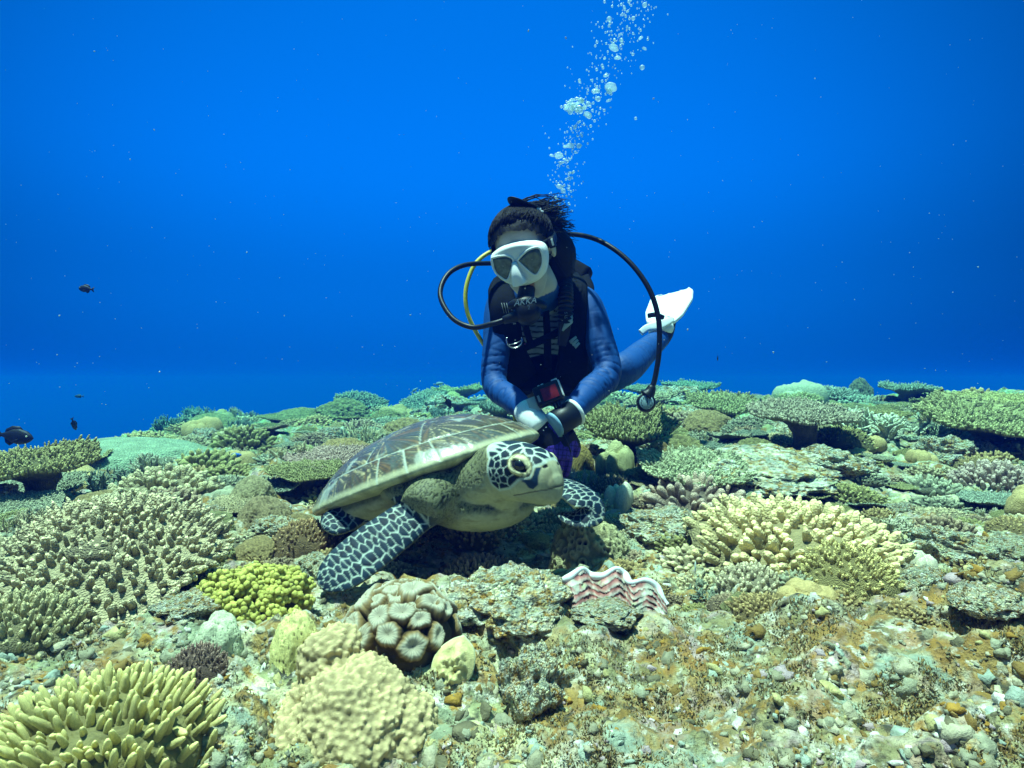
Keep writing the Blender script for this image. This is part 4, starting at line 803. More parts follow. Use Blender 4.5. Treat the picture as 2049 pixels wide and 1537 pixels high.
# flippers: scales with pale seams
for li, nm in enumerate(LPATH):
    m = np.nonzero(LI == li)[0]
    if not len(m): continue
    arc = LPATH[nm][5][-1]; rg = np.random.default_rng(90 + li); sd_ = []
    for row, (tpos, step) in enumerate([(-.92, .0175), (-.42, .015), (-.05, .0125), (.38, .0145), (.92, .0175)]):
        for s_ in np.arange(.0, arc + .02, step): sd_.append((s_ + rg.normal() * step * .2 + (row % 2) * step * .5, tpos + rg.normal() * .05))
    sd_ = np.array(sd_); u_, t_ = LS[m], LT[m] / np.maximum(LRr[m], .012); sc = .040
    D = np.hypot(u_[:, None] - sd_[:, 0], (t_[:, None] - sd_[:, 1]) * sc * .62); D.partition(1, axis=1); gap = (D[:, 1] - D[:, 0]) * .5
    tone = .7 + .6 * noise3(np.stack([u_ * 50, t_ * 3, 0 * u_], 1), 3); cell = np.clip(navy[None] * tone[:, None] * 1.3 + np.array([0, .004, .01]), .005, 1)
    Cf = mixc(cell, edge, .85 * (1 - sstep(.0001, .0012, gap))); start = {'front_r': .150, 'front_l': .045}.get(nm, .03)
    fade = sstep(start - .02, start + .035, u_); und_ = sstep(.3, -.3, LB[m] / (LRr[m] * .2 + .003))
    if nm == 'front_r': und_ = und_ * .55
    Cf = mixc(Cf, np.array([.42, .42, .27]), und_ * .8); C[m] = C[m] * (1 - fade)[:, None] + Cf * fade[:, None]; disp[m] = disp[m] * (1 - fade) + fade * .0011 * (sstep(.0, .0025, gap) - .5)
# head scales
seeds = ontoh([(380, 350), (395, 415), (330, 490), (400, 510), (500, 480), (345, 625), (440, 620), (550, 610), (388, 668), (355, 710), (405, 730), (475, 725), (630, 755), (375, 795), (485, 830), (295, 650), (500, 370), (430, 290), (640, 265), (900, 185), (860, 330), (980, 440), (1080, 300), (1180, 330), (700, 330), (775, 365), (830, 430), (860, 520), (560, 200), (480, 240)])
seeds[:, 1] = -np.abs(seeds[:, 1]); hm = (H[:, 0] > -.085) & (np.abs(H[:, 1]) < .07) & (np.abs(H[:, 2]) < .08) & (LI < 0)
m = np.nonzero(hm)[0]; Q = H_[m]; D = np.linalg.norm(Q[:, None] - seeds[None], axis=2); D.partition(1, axis=1); gap = (D[:, 1] - D[:, 0]) * .5 * HS
def inpoly(x, y, poly):
    poly = np.asarray(poly); c = np.zeros(len(x), bool); k = len(poly) - 1
    for i in range(len(poly)):
        xi, yi = poly[i]; xk, yk = poly[k]; c ^= ((yi > y) != (yk > y)) & (x < (xk - xi) * (y - yi) / (yk - yi + 1e-12) + xi); k = i
    return c
def pdist(x, y, poly):
    poly = np.asarray(poly); d_ = np.full(len(x), 9.)
    for i in range(len(poly)):
        p0, p1 = poly[i - 1], poly[i]; e_ = p1 - p0; t = np.clip(((x - p0[0]) * e_[0] + (y - p0[1]) * e_[1]) / (e_ @ e_ + 1e-12), 0, 1); d_ = np.minimum(d_, np.hypot(x - p0[0] - t * e_[0], y - p0[1] - t * e_[1]))
    return np.where(inpoly(x, y, poly), -d_, d_)
reg = ontoh([(290, 430), (262, 540), (268, 640), (325, 800), (430, 885), (590, 855), (715, 735), (880, 700), (935, 540), (1080, 495), (1120, 440)])[:, [0, 2]]
reg = np.vstack([reg, [reg[-1][0] + .012, reg[-1][1] + .004], [.09, .10], [-.10, .10], [reg[0][0] - .03, reg[0][1] + .03]])
sdist = pdist(Q[:, 0], Q[:, 2], reg); inside = 1 - sstep(-.0015, .0015, sdist)
dk = navy * (.8 + .5 * noise3(Q * 60, 2))[:, None] + np.array([.01, .018, .026]) * sstep(.02, .05, Q[:, 2])[:, None]
beak = cream * 1.05 * (1 + .12 * noise3(Q * 40, 6))[:, None]; beak = mixc(beak, np.array([.15, .13, .07]), sstep(.058, .078, Q[:, 0]) * sstep(.35, -.2, noise3(Q * 35, 9)) * .55 * (Q[:, 2] > -.035))
face = mixc(dk, edge, 1 - sstep(.0007, .0021, gap - np.where(Q[:, 2] > .03, .0004, -.0004)))
nk = np.maximum(sstep(-.060, -.075, Q[:, 0]), sstep(.001, .007, sdist) * sstep(-.012, -.030, Q[:, 0] + .3 * (Q[:, 2] + .03))); Ch = beak * (1 - inside)[:, None] + face * inside[:, None]
Ch = mixc(Ch, edge, (1 - sstep(.0012, .0035, np.abs(sdist))) * .9)
vp = ontoh([(745, 740), (900, 722), (930, 665), (965, 560), (1060, 545), (1030, 600), (1005, 690), (1005, 800), (930, 872), (860, 850), (812, 785)])[:, [0, 2]]
Ch = mixc(Ch, navy * 1.6 + np.array([.0, .01, .03]), 1 - sstep(-.001, .0012, pdist(Q[:, 0], Q[:, 2], vp)))
jl = ontoh([(640, 965), (760, 945), (900, 915), (1060, 890), (1180, 870), (1240, 845)])[:, [0, 2]]; o_ = np.argsort(jl[:, 0]); jz = np.interp(Q[:, 0], jl[o_, 0], jl[o_, 1]); mo = np.abs(Q[:, 2] - jz); onj = (Q[:, 0] > jl[:, 0].min())
Ch = mixc(Ch, np.array([.09, .08, .05]), (1 - sstep(.0006, .0018, mo)) * onj * .9); Ch = mixc(Ch, cream * .82, sstep(.0, -.004, Q[:, 2] - jz) * onj * .8 * (mo > .001))
# eye and lids
ec = ontoh([(690, 530)])[0]; e1 = ontoh([(585, 405), (815, 625)]); ax = norm(e1[1][[0, 2]] - e1[0][[0, 2]]); pe = np.array([-ax[1], ax[0]])
q2 = Q[:, [0, 2]] - ec[[0, 2]]; qa, qb = q2 @ ax, q2 @ pe; side = np.abs(Q[:, 1]) > .022
al = np.abs(qb) / (np.clip(1 - (qa / .0185) ** 2, .02, 1) * .0090); outer = np.hypot(qa / .0245, qb / .0165); lid = (1 - sstep(.92, 1.05, outer)) * side; gapm = (1 - sstep(.85, 1.05, al)) * side * (np.abs(qa) < .018)
Ch = mixc(Ch, np.array([.66, .62, .36]), lid); Ch = mixc(Ch, np.array([.10, .09, .06]), lid * sstep(.5, .8, np.sin(qa * 900)) * sstep(1.9, 2.4, al) * .8); Ch = mixc(Ch, np.array([.20, .17, .08]), np.exp(-((outer - 1.02) / .07) ** 2) * side * .8)
Ch = mixc(Ch, navy * .5, gapm); dh = np.where(side, .0035 * np.exp(-((al - 1.35) / .45) ** 2) * (outer < 1) - .003 * gapm - .0012 * np.exp(-((outer - 1.02) / .08) ** 2), 0)
no = ontoh([(1112, 535)])[0]; nd = np.hypot(*(Q[:, [0, 2]] - no[[0, 2]]).T); nz = (np.abs(np.abs(Q[:, 1]) - abs(no[1])) < .006) * (1 - sstep(.0022, .0036, nd)); Ch = mixc(Ch, np.array([.02, .02, .02]), nz); dh = dh - .002 * nz
C[m] = Ch * (1 - nk)[:, None] + C[m] * nk[:, None]; disp[m] = (dh + .0008 * inside * (sstep(0, .003, gap) - .5) - .0009 * (1 - sstep(0, .002, mo)) * onj) * (1 - nk) + disp[m] * nk
V = V + N * disp[:, None]
body = add('body', (V - TBASE, Fs, np.clip(C, .008, .85)), M_SKIN, turtle)
M_EYE = material('turtle_eye', (.008, .010, .010), .06, var=0, bump=0, spec=.6)
for s_ in (-1, 1):
    ew = hw([ec[0], s_ * (abs(ec[1]) - .0105), ec[2]]); ed = ball((0, 0, 0), .0105 * HS, 3); add('eye', (ed[0] * np.array([1.25, 1, 1.1]) + ew - TBASE, ed[1], ed[2]), M_EYE, turtle)
print('turtle', time.time() - T0)
# ------------------------------------------------------------------ the diver
DB = np.array(PX(1090, 905, 1.95))                           # where the figure rests
person = empty('person', DB, 'diver in blue wetsuit and white mask leaning over the turtle with hands clasped', 'person')
M_SUIT = material('wetsuit', source='col', rough=.62, var=.10, vscale=30., bump=.2, bscale=500., bdist=.001, spec=.3)
M_BLACK = material('black_nylon', (.006, .009, .013), .7, var=.3, vscale=90., bump=.4, bscale=500., bdist=.002, spec=.04)
M_RUBBER = material('black_rubber', (.007, .010, .014), .42, var=.2, vscale=60., bump=.1, bscale=300., spec=.25)
M_WHITE = material('white_silicone', (.80, .84, .82), .40, var=.05, vscale=30., bump=.05, bscale=200., spec=.4)
M_FIN = material('white_fin', (.84, .86, .84), .45, var=.05, vscale=20., bump=.1, bscale=80., spec=.4)
M_YHOSE = material('yellow_hose', (.62, .55, .06), .45, var=.08, bump=.1, spec=.4)
M_METAL = material('steel', (.55, .57, .58), .25, var=.1, bump=0., extra=lambda m, N, L, b: setattr(b.inputs['Metallic'], 'default_value', .9))
M_PURPLE = material('purple_rubber', (.075, .04, .42), .5, var=.2, vscale=120., bump=.3, bscale=300.)
M_PRINT = material('white_print', (.62, .68, .68), .6, var=.1, bump=0.)
M_DIM = material('grey_print', (.20, .25, .27), .6, var=.1, bump=0.)
M_RED = material('red_screen', (.16, .015, .012), .12, var=.3, vscale=60., bump=0., spec=.5)
M_GREEN = material('green_plastic', (.16, .42, .06), .4, var=.1, bump=.1)
def DP(*q): return PX(*q) - DB
def part(name, data, mat, parent=None, **k): return add(name, data, mat, parent or person, **k)

# body: one continuous skin
J = dict(shR=DP(1004, 612, 1.95), elR=DP(990, 768, 1.87), wrR=DP(1064, 834, 1.69), shL=DP(1172, 612, 1.95), elL=DP(1214, 748, 1.86), wrL=DP(1142, 826, 1.69))
armR = spline([DP(1040, 596, 1.99), J['shR'], (J['shR'] + J['elR']) / 2 + [-.004, 0, 0], J['elR'], (J['elR'] + J['wrR']) / 2 + [.0, -.0, 0], J['wrR']], 60); armL = spline([DP(1140, 596, 1.99), J['shL'], (J['shL'] + J['elL']) / 2 + [.008, 0, 0], J['elL'], (J['elL'] + J['wrL']) / 2, J['wrL']], 60)
s5 = np.linspace(0, 5, 60); rR = np.interp(s5, [0, 1, 2, 3, 4, 5], [.049, .049, .043, .038, .037, .028]); rL = np.interp(s5, [0, 1, 2, 3, 4, 5], [.051, .051, .046, .043, .041, .030])
legL = spline([DP(1120, 750, 2.42), DP(1150, 752, 2.34), DP(1205, 748, 2.25), DP(1250, 738, 2.20), DP(1285, 708, 2.38), DP(1322, 676, 2.56)], 50); legR = spline([DP(1085, 750, 2.42), DP(1062, 755, 2.34), DP(1030, 760, 2.24), DP(1000, 764, 2.17), DP(1020, 752, 2.36), DP(1050, 735, 2.54)], 50)
rl = np.interp(np.linspace(0, 5, 50), [0, 1, 2, 3, 4, 5], [.10, .088, .076, .058, .052, .040])
torso = spline([DP(1086, 592, 1.99), DP(1086, 640, 2.03), DP(1090, 700, 2.10), DP(1096, 745, 2.24), DP(1102, 760, 2.42)], 30)
tor = tube(torso, np.interp(np.linspace(0, 4, 30), range(5), [.085, .140, .128, .120, .125]), 30, True, (1, .72), (0, -1, .25))
Fd = norm(np.array([-.19, -.88, -.42])); Rd = np.array([.95, -.14, .26]); Rd = norm(Rd - Fd * (Rd @ Fd)); Ud = np.cross(Fd, Rd); HD = np.stack([Rd, Fd, Ud], 1)
MASKC = np.array(PX(1038, 531, 1.645)); HCd = MASKC - .100 * Fd + .012 * Ud
def hd(P): return np.asarray(P, float) @ HD.T + HCd - DB
cran = ball((0, 0, 0), 1, 4); cran = (hd(cran[0] * np.array([.074, .092, .088]) + np.array([0, -.012, .026])), cran[1], cran[2])
face = tube(hd(np.array([(0, .02, .06), (0, .035, .02), (0, .042, -.03), (0, .047, -.075), (0, .050, -.108), (0, .046, -.120)])), [.058, .064, .062, .052, .034, .016], 26, True, (1, .82), Fd)
nose = ball(hd([0, .096, -.022]), .014, 2); ears = [(hd(ball((0, 0, 0), 1, 3)[0] * np.array([.010, .020, .032]) + np.array([s * .076, -.008, -.006])), ball((0, 0, 0), 1, 3)[1], np.ones(len(ico(3)[0]))) for s in (-1, 1)]
neckd = tube(spline([hd([0, -.02, -.06]), hd([0, -.035, -.11]), DP(1086, 600, 1.99)], 10), np.linspace(.052, .062, 10), 20)
footL = tube(spline([DP(1322, 676, 2.56), DP(1330, 664, 2.60), DP(1336, 640, 2.62)], 8), np.linspace(.040, .036, 8), 14); footR = tube(spline([DP(1050, 735, 2.54), DP(1056, 725, 2.6), DP(1060, 712, 2.63)], 8), np.linspace(.040, .036, 8), 14)
V, Fs, N = voxel_union([tube(armR, rR, 24), tube(armL, rL, 24), tube(legL, rl, 24), tube(legR, rl, 24), tor, cran, face, nose, neckd, footL, footR] + ears, .0046, 4)
W = V + DB; PXY = np.stack([CX + FPX * W[:, 0] / W[:, 1], CY - FPX * (W[:, 2] - CAMZ) / W[:, 1]], 1)
Hl = (W - HCd) @ HD; C = np.tile([[.003, .058, .24]], (len(V), 1)); disp = np.zeros(len(V))
def near(path, rad):
    d = np.full(len(V), 9.); k = np.zeros(len(V), int); idx = np.nonzero(((V > path.min(0) - .1) & (V < path.max(0) + .1)).all(1))[0]
    dd = np.linalg.norm(V[idx, None] - path[None], axis=2); k[idx] = dd.argmin(1); d[idx] = dd.min(1); return d / rad[k], k
for path, rad_, seed in ((armR, rR, 1), (armL, rL, 2), (legL, rl, 3), (legR, rl, 4)):
    d, k = near(path, rad_); m = d < 1.25; arc = np.concatenate([[0], np.cumsum(np.linalg.norm(np.diff(path, axis=0), axis=1))]); t_, a_, b_ = frames(path); q = V - path[k]; st = (q * t_[k]).sum(1); ph = np.arctan2((q * b_[k]).sum(1), (q * a_[k]).sum(1)); u = arc[k] + st
    wv = noise3(np.stack([u * 50 + .30 * np.sin(ph + seed), np.cos(ph) * .28, np.sin(ph) * .28], 1), seed); w2 = noise3(np.stack([u * 85, np.cos(ph) * 1.4, np.sin(ph) * 1.4], 1), seed + 7)
    bendm = .22 + .78 * np.exp(-((u / arc[-1] - .64) / .18) ** 2); f = (1 - sstep(0, .15, np.abs(wv))) * .0042 + (1 - sstep(0, .2, np.abs(w2))) * .0008
    disp[m] -= (f * bendm)[m]; C[m] = C[m] * (1 - .3 * bendm[m] * (1 - sstep(0, .12, np.abs(wv[m]))))[:, None]
dt, kt = near(torso, np.interp(np.linspace(0, 4, 30), range(5), [.085, .140, .128, .120, .125])); da, _ = near(armR, rR); db, _ = near(armL, rL); dl, _ = near(legL, rl); dr_, _ = near(legR, rl)
tm = (dt < 1.15) & (da > 1.12) & (db > 1.12) & (kt < 22); zz = W[:, 2] + .06 * (W[:, 0] - .09) + .0035 * noise3(W * 30, 3)
stripe = sstep(.32, .42, np.abs(((zz / .0165) % 1) - .5) * 1.0); Ct = np.array([.42, .52, .56])[None] * (1 - stripe[:, None]) + np.array([.010, .014, .02])[None] * stripe[:, None]
low = sstep(736, 742, PXY[:, 1])[:, None]; Ct = Ct * (1 - low) + np.array([.010, .012, .016]) * low; C[tm] = Ct[tm]
skinm = (np.linalg.norm((Hl - np.array([0, 0, -.02])) / np.array([.105, .14, .125]), axis=1) < 1) & (Hl[:, 2] > -.128); C[skinm] = np.array([.56, .50, .41])
lips = skinm & (np.abs(Hl[:, 2] + .075) < .008) & (np.abs(Hl[:, 0]) < .022) & (Hl[:, 1] > .06); C[lips] = (.36, .18, .15)
bm_ = ((W[:, 1] > 2.52) & (dt > 1.3)); C[bm_] = (.010, .012, .016); kn = np.linalg.norm(W - np.array(PX(1000, 764, 2.17)), axis=1) < .07; C[kn] = (.010, .02, .05)
part('body', (V + N * disp[:, None], Fs, C), M_SUIT)
print('diver body', len(V), time.time() - T0)

# hair: shell of strands over the skull, floating wisps, clip
n5, f5 = ico(5); nn = n5 + .06 * fbm(n5 * np.array([9, 3, 3]), 3, 2)[:, None]
keep = ((n5[:, 2] > .50 - .62 * n5[:, 0] ** 2 + .07 * noise3(n5 * 7)) | (n5[:, 1] < .32 + .08 * noise3(n5 * 9))) & (n5[:, 2] > -.72)
hv_ = hd(n5 * (np.array([.088, .108, .095]) * (1 + .030 * noise3(n5 * np.array([26, 5, 5]), 2) + .035 * fbm(n5 * 3, 6, 3))[:, None]) + np.array([0, -.016, .026]))
M_HAIR = material('black_hair', (.004, .005, .006), .6, var=.2, vscale=150., bump=.5, bscale=400., bdist=.003, spec=.18)
fk = f5[keep[f5].all(1)]; hair = part('hair', (hv_, [fk], np.ones(len(hv_))), M_HAIR)
rg = np.random.default_rng(5); st_ = []
for i in range(300):
    a0 = hd(norm([rg.normal() * .6, -.6 + rg.normal() * .35, .7 + rg.normal() * .3]) * np.array([.084, .104, .098]) + np.array([0, -.016, .026])); up_ = rg.random()
    if i < 110: e_ = DP(1118 + rg.normal() * 9, 418 + rg.normal() * 14, 1.80 + rg.normal() * .02)
    elif i < 220: e_ = DP(1140 + rg.normal() * 9, 500 + rg.normal() * 45, 1.86 + rg.normal() * .02)
    else: e_ = DP(1135 + rg.normal() * 8, 450 + rg.normal() * 16, 1.83 + rg.normal() * .02)
    st_.append(tube(spline([a0, (a0 + e_) / 2 + rg.normal(size=3) * .012, e_], 7), np.linspace(.0024, .0006, 7), 4))
for i in range(760):
    u0 = rg.uniform(-1, 1); a0 = norm([u0 * .95, .60 - .40 * abs(u0) + rg.normal() * .10, .66 + abs(rg.normal()) * .16 - .62 * u0 * u0]); a1 = norm([u0 * .55 + .18, -.75 + rg.normal() * .2, .55 + rg.normal() * .25]); am = norm(a0 + a1 + np.array([0, 0, .25]))
    E3_ = np.array([.0885, .109, .096]) * (1 + .05 * rg.random()); pts_ = [hd(q * E3_ + np.array([0, -.016, .026])) for q in (a0, norm(a0 * .6 + am * .6), am, norm(am * .6 + a1 * .6), a1)]
    st_.append(tube(spline(pts_, 11), np.linspace(.0013, .0008, 11), 4))
part('wisps', join(st_), M_HAIR, hair, kind='stuff')
bulk = tube(spline([hd([.02, -.09, .02]), DP(1106, 492, 1.84), DP(1114, 535, 1.88), DP(1112, 585, 1.93)], 14), [.03, .042, .050, .055, .057, .058, .058, .057, .056, .054, .05, .045, .04, .03], 18)
part('ponytail', (bulk[0] + .006 * noise3(bulk[0] * 60)[:, None], bulk[1], bulk[2]), M_HAIR, hair)
cl = ball((0, 0, 0), 1, 4)[0]; ca = norm(DP(1090, 426, 1.74) - DP(1018, 400, 1.70)); cR = basis(np.cross(ca, (0, -1, .25)), ca)
cl2 = cl * np.array([.056, .024, .006]) * np.stack([np.ones(len(cl)), np.clip(1.15 - cl[:, 0] * .2, .4, 2), np.ones(len(cl))], 1) + np.array([0, 0, .010]) * (1 - cl[:, :1] ** 2) 
clip = part('hair_clip', (cl2 @ cR.T + DP(1054, 409, 1.70), [ico(4)[1]], np.ones(len(cl))), M_RUBBER, hair)
for px, py, w_, h_ in ((1050, 406, .010, .004), (1068, 412, .008, .004), (1078, 418, .011, .006), (1085, 423, .006, .004)):
    part('clip_mark', orient(box((0, 0, 0), (w_ * .6, .0012, h_ * .6), None, .3), np.stack([ca, norm(np.cross(ca, (0, .2, 1))), norm(np.cross(np.cross(ca, (0, .2, 1)), ca)) * -1], 1), DP(px, py, 1.69)), M_PRINT, clip)

# mask: skirt, lenses, nose pocket, strap
def onmask(px, py, off=0.):
    d_ = np.array([(px - CX) / FPX, 1, -(py - CY) / FPX]); o_ = np.array([0, 0, CAMZ]); t = ((MASKC + Fd * off - o_) @ Fd) / (d_ @ Fd); q = o_ + d_ * t - MASKC; return np.array([q @ Rd, q @ Ud])
def mk(P): return np.asarray(P, float) @ HD.T + MASKC - DB
ol = np.array([onmask(*q) for q in ((981, 514), (1000, 499), (1030, 488), (1062, 487), (1084, 494), (1092, 510), (1092, 535), (1084, 555), (1062, 568), (1036, 572), (1010, 565), (990, 549), (981, 530))]); ol = spline(np.vstack([ol, ol[:1]]), 73)[:-1]
ctr = ol.mean(0); curve = lambda p: -1.7 * (p[:, 0] - ctr[0]) ** 2
rings = []
for sc_, f_ in ((.02, .010), (.5, .010), (.86, .010), (.95, .008), (1.0, .001), (1.015, -.010), (1.03, -.026), (.96, -.050), (.90, -.066)):
    p = ctr + (ol - ctr) * sc_; rings.append(np.stack([p[:, 0], f_ + curve(p), p[:, 1]], 1))
mask = part('mask', (mk(np.concatenate(rings)), [grid_faces(9, 72, True)[:, ::-1]], np.ones(72 * 9)), M_WHITE)
M_LENS = material('mask_lens', (.075, .105, .098), .08, var=.8, vscale=70., bump=.15, bscale=60., bdist=.004, spec=.6)
for poly in (((987, 517), (1001, 513), (1016, 512), (1027, 519), (1024, 535), (1016, 556), (1003, 551), (992, 540)), ((1039, 519), (1050, 507), (1062, 499), (1077, 497), (1084, 511), (1083, 530), (1072, 546), (1056, 535))):
    p = np.array([onmask(*q) for q in poly]); p = p.mean(0) + (p - p.mean(0)) * 1.10; p = spline(np.vstack([p, p[:1]]), 41)[:-1]; c_ = p.mean(0); rs = []
    for sc_, f_ in ((.02, .0125), (.6, .0125), (.97, .0125), (1.0, .009)):
        q = c_ + (p - c_) * sc_; rs.append(np.stack([q[:, 0], f_ + curve(q), q[:, 1]], 1))
    ln = part('lens', (mk(np.concatenate(rs)), [grid_faces(4, 40, True)[:, ::-1]], np.ones(160)), M_LENS, mask)
    rm = np.stack([p[:, 0], .0115 + curve(p), p[:, 1]], 1); part('lens_rim', tube(mk(np.vstack([rm, rm[:2]])), .0030, 8, False), M_WHITE, ln)
npx = [onmask(1031, 524), onmask(1037, 545), onmask(1043, 562)]; np_ = spline([np.array([npx[0][0], .010, npx[0][1]]), np.array([npx[1][0], .024, npx[1][1]]), np.array([npx[2][0], .022, npx[2][1]])], 12)
part('nose_pocket', tube(mk(np_), np.linspace(.008, .020, 12), 16, True), M_WHITE, mask)
strap = [hd([s * .078, y, .0 + .010]) for s, y in ()]
th_ = np.linspace(-2.55, 2.55, 40); sp = hd(np.stack([np.sin(th_) * .090, -.016 - np.cos(th_) * .108, .012 + 0 * th_], 1)); part('strap', tube(sp, .013, 10, True, (.25, 1), Ud), M_RUBBER, mask)
part('buckle', orient(box((0, 0, 0), (.008, .012, .014), None, .3), HD, hd([.088, .035, .012])), M_RUBBER, mask); part('buckle_clip', orient(box((0, 0, 0), (.0025, .002, .009), None, .3), HD, hd([.092, .049, .014])), M_PRINT, mask)

# regulator with its hoses and gauge
RC = DP(1055, 622, 1.64); rax = norm(np.array([-.10, -.90, .12]))
reg_ = part('regulator', join([cyl(RC, rax, .037, .034, 32, .030, .3), cyl(RC + rax * .018, rax, .027, .010, 28, .022, .4)]), M_RUBBER)
part('mouthpiece', tube(spline([RC + [0, .01, .02], DP(1052, 596, 1.655), hd([0, .075, -.078])], 8), np.linspace(.020, .017, 8), 14, True, (1.25, .8), (0, -1, .2)), M_RUBBER, reg_)
part('hose_elbow', tube(spline([RC + [.0, .0, -.004], DP(1030, 634, 1.65), DP(1008, 641, 1.66)], 8), np.linspace(.018, .011, 8), 12), M_RUBBER, reg_)
part('exhaust_tee', tube(spline([DP(1018, 612, 1.65), DP(1055, 606, 1.635), DP(1092, 612, 1.66)], 10), [.008, .013, .016, .017, .018, .018, .017, .016, .013, .008], 12), M_RUBBER, reg_)
def text(body, size, loc, xax, yax, mat, parent, name='lettering', ext=.0006, shear=0.):
    cu = bpy.data.curves.new(name, 'FONT'); cu.body = body; cu.size = size; cu.extrude = ext; cu.align_x = 'CENTER'; cu.align_y = 'CENTER'; cu.shear = shear
    to = bpy.data.objects.new('tmp', cu); COL.objects.link(to); dg = bpy.context.evaluated_depsgraph_get(); me = bpy.data.meshes.new_from_object(to.evaluated_get(dg)); bpy.data.objects.remove(to)
    me.name = name; me.materials.clear(); me.materials.append(mat); x = norm(xax); y = np.asarray(yax, float); y = norm(y - x * (x @ y)); z = np.cross(x, y)
    o = add(name, me, None, parent); o.matrix_local = Matrix(np.vstack([np.hstack([np.stack([x, y, z], 1), np.asarray(loc)[:, None]]), [0, 0, 0, 1]]).tolist()); return o
text('AKKA', .022, DP(1050, 604, 1.611), (1, 0, .16), (0, -.1, 1), M_PRINT, reg_, shear=.35)
text('2', .014, RC + rax * .0245 + [.006, 0, .002], (1, 0, .1), (0, -.1, 1), M_DIM, reg_)
hp = spline([DP(1008, 641, 1.66), DP(985, 648, 1.66), DP(945, 655, 1.68), (DP(905, 636, 1.70)), DP(881, 592, 1.74), DP(893, 553, 1.78), DP(925, 532, 1.82), DP(975, 527, 1.88), DP(1040, 530, 1.98)], 90)
part('regulator_hose', tube(hp, .0072, 12), M_RUBBER, reg_)
part('octopus_hose', tube(spline([DP(1010, 500, 1.98), DP(980, 505, 1.95), DP(950, 530, 1.93), DP(933, 575, 1.92), (DP(934, 620, 1.92)), DP(950, 660, 1.93), DP(975, 700, 1.97)], 60), .0066, 12), M_YHOSE, reg_)
gp = spline([DP(1105, 478, 2.0), DP(1145, 469, 1.93), DP(1200, 482, 1.85), DP(1255, 520, 1.80), DP(1297, 575, 1.77), DP(1317, 635, 1.76), DP(1319, 700, 1.76), DP(1311, 755, 1.76), DP(1305, 775, 1.76)], 90)
gh = part('gauge_hose', tube(gp, .0074, 12), M_RUBBER, reg_)
GC = DP(1293, 806, 1.76); gax = norm(np.array([-.15, -1, .12]))
ga = part('pressure_gauge', join([cyl(GC, gax, .027, .030, 32, .025, .25), tube(spline([GC + [0, 0, .018], DP(1300, 785, 1.76), DP(1305, 772, 1.76)], 8), np.linspace(.021, .0105, 8), 14)]), M_RUBBER, reg_)
part('dial', cyl(GC + gax * .0155, gax, .0195, .002, 28), material('gauge_dial', (.22, .34, .36), .25, var=.2, vscale=200., bump=0.), reg_)
for k in range(9):
    a_ = -2.2 + k * .55; Rg = basis(gax); part('tick', orient(box((math.sin(a_) * .0145, math.cos(a_) * .0145, 0), (.0012, .0012, .0006), None, .2), Rg, GC + gax * .0172), M_RUBBER, reg_)
part('needle', orient(box((.002, .003, 0), (.0009, .010, .0007), None, .2), basis(gax), GC + gax * .0174), M_RUBBER, reg_)

# buoyancy vest: front panels, shoulder pads, collar, straps, rings, tank behind
def slab(pts, hw, th_, up=(0, -1, .15), n=24):
    P = spline(pts, n); w_ = np.interp(np.linspace(0, 1, n), np.linspace(0, 1, len(hw)), hw); k = 20; a_ = np.linspace(0, 2 * np.pi, k, endpoint=False)
    t_, _, _ = frames(P); upv = np.broadcast_to(norm(np.array(up)), (n, 3)); b_ = norm(upv - t_ * (upv * t_).sum(1)[:, None]); s_ = np.cross(b_, t_)
    ex = .45; ca_ = np.sign(np.cos(a_)) * np.abs(np.cos(a_)) ** ex; sa_ = np.sign(np.sin(a_)) * np.abs(np.sin(a_)) ** ex
    V = P[:, None] + (ca_[None, :, None] * w_[:, None, None]) * s_[:, None] + (sa_[None, :, None] * th_) * b_[:, None]; V = V.reshape(-1, 3)
    V = np.concatenate([V, [P[0], P[-1]]]); j = np.arange(k); T = np.concatenate([np.stack([np.full(k, n * k), (j + 1) % k, j], 1), np.stack([np.full(k, n * k + 1), (n - 1) * k + j, (n - 1) * k + (j + 1) % k], 1)])
    return V, [grid_faces(n, k, True), T], np.ones(len(V))
pR = slab([DP(1030, 560, 2.02), DP(1004, 575, 1.93), DP(1006, 615, 1.885), DP(1016, 670, 1.895), DP(1030, 730, 1.945), DP(1048, 785, 2.05)], [.030, .036, .042, .042, .052, .065], .017)
pL = slab([DP(1140, 555, 2.02), DP(1146, 575, 1.93), DP(1146, 615, 1.885), DP(1146, 670, 1.895), DP(1146, 730, 1.945), DP(1138, 785, 2.05)], [.030, .044, .042, .040, .048, .065], .017)
vest = part('vest', join([(v + .0025 * fbm(v * 40, 5, 2)[:, None], f, c) for v, f, c in (pR, pL)]), M_BLACK)
part('collar', slab([DP(1160, 560, 2.05), DP(1172, 578, 2.02), DP(1182, 610, 1.99), DP(1196, 640, 1.96), DP(1208, 668, 1.95)], [.034, .028, .012, .007, .005], .012), M_BLACK, vest)
part('collar_back', slab([DP(1010, 572, 2.08), DP(1060, 545, 2.12), DP(1120, 540, 2.12), DP(1172, 560, 2.08)], [.03, .045, .05, .04], .03), M_BLACK, vest)
part('waist_band', slab([DP(1000, 735, 2.14), DP(1040, 745, 2.03), DP(1092, 748, 1.99), DP(1145, 745, 2.03), DP(1188, 735, 2.14)], [.05, .06, .062, .06, .05], .014), M_BLACK, vest)
part('sternum_strap', slab([DP(1046, 698, 1.86), DP(1085, 680, 1.862), DP(1122, 662, 1.86)], [.011] * 3, .004), M_BLACK, vest); part('front_strap', slab([DP(1092, 618, 1.875), DP(1095, 670, 1.88), DP(1096, 740, 1.93)], [.010, .011, .012], .004), M_BLACK, vest)
part('lower_strap', slab([DP(1058, 612, 1.87), DP(1052, 650, 1.865), DP(1062, 690, 1.87)], [.010] * 3, .005), M_BLACK, vest)
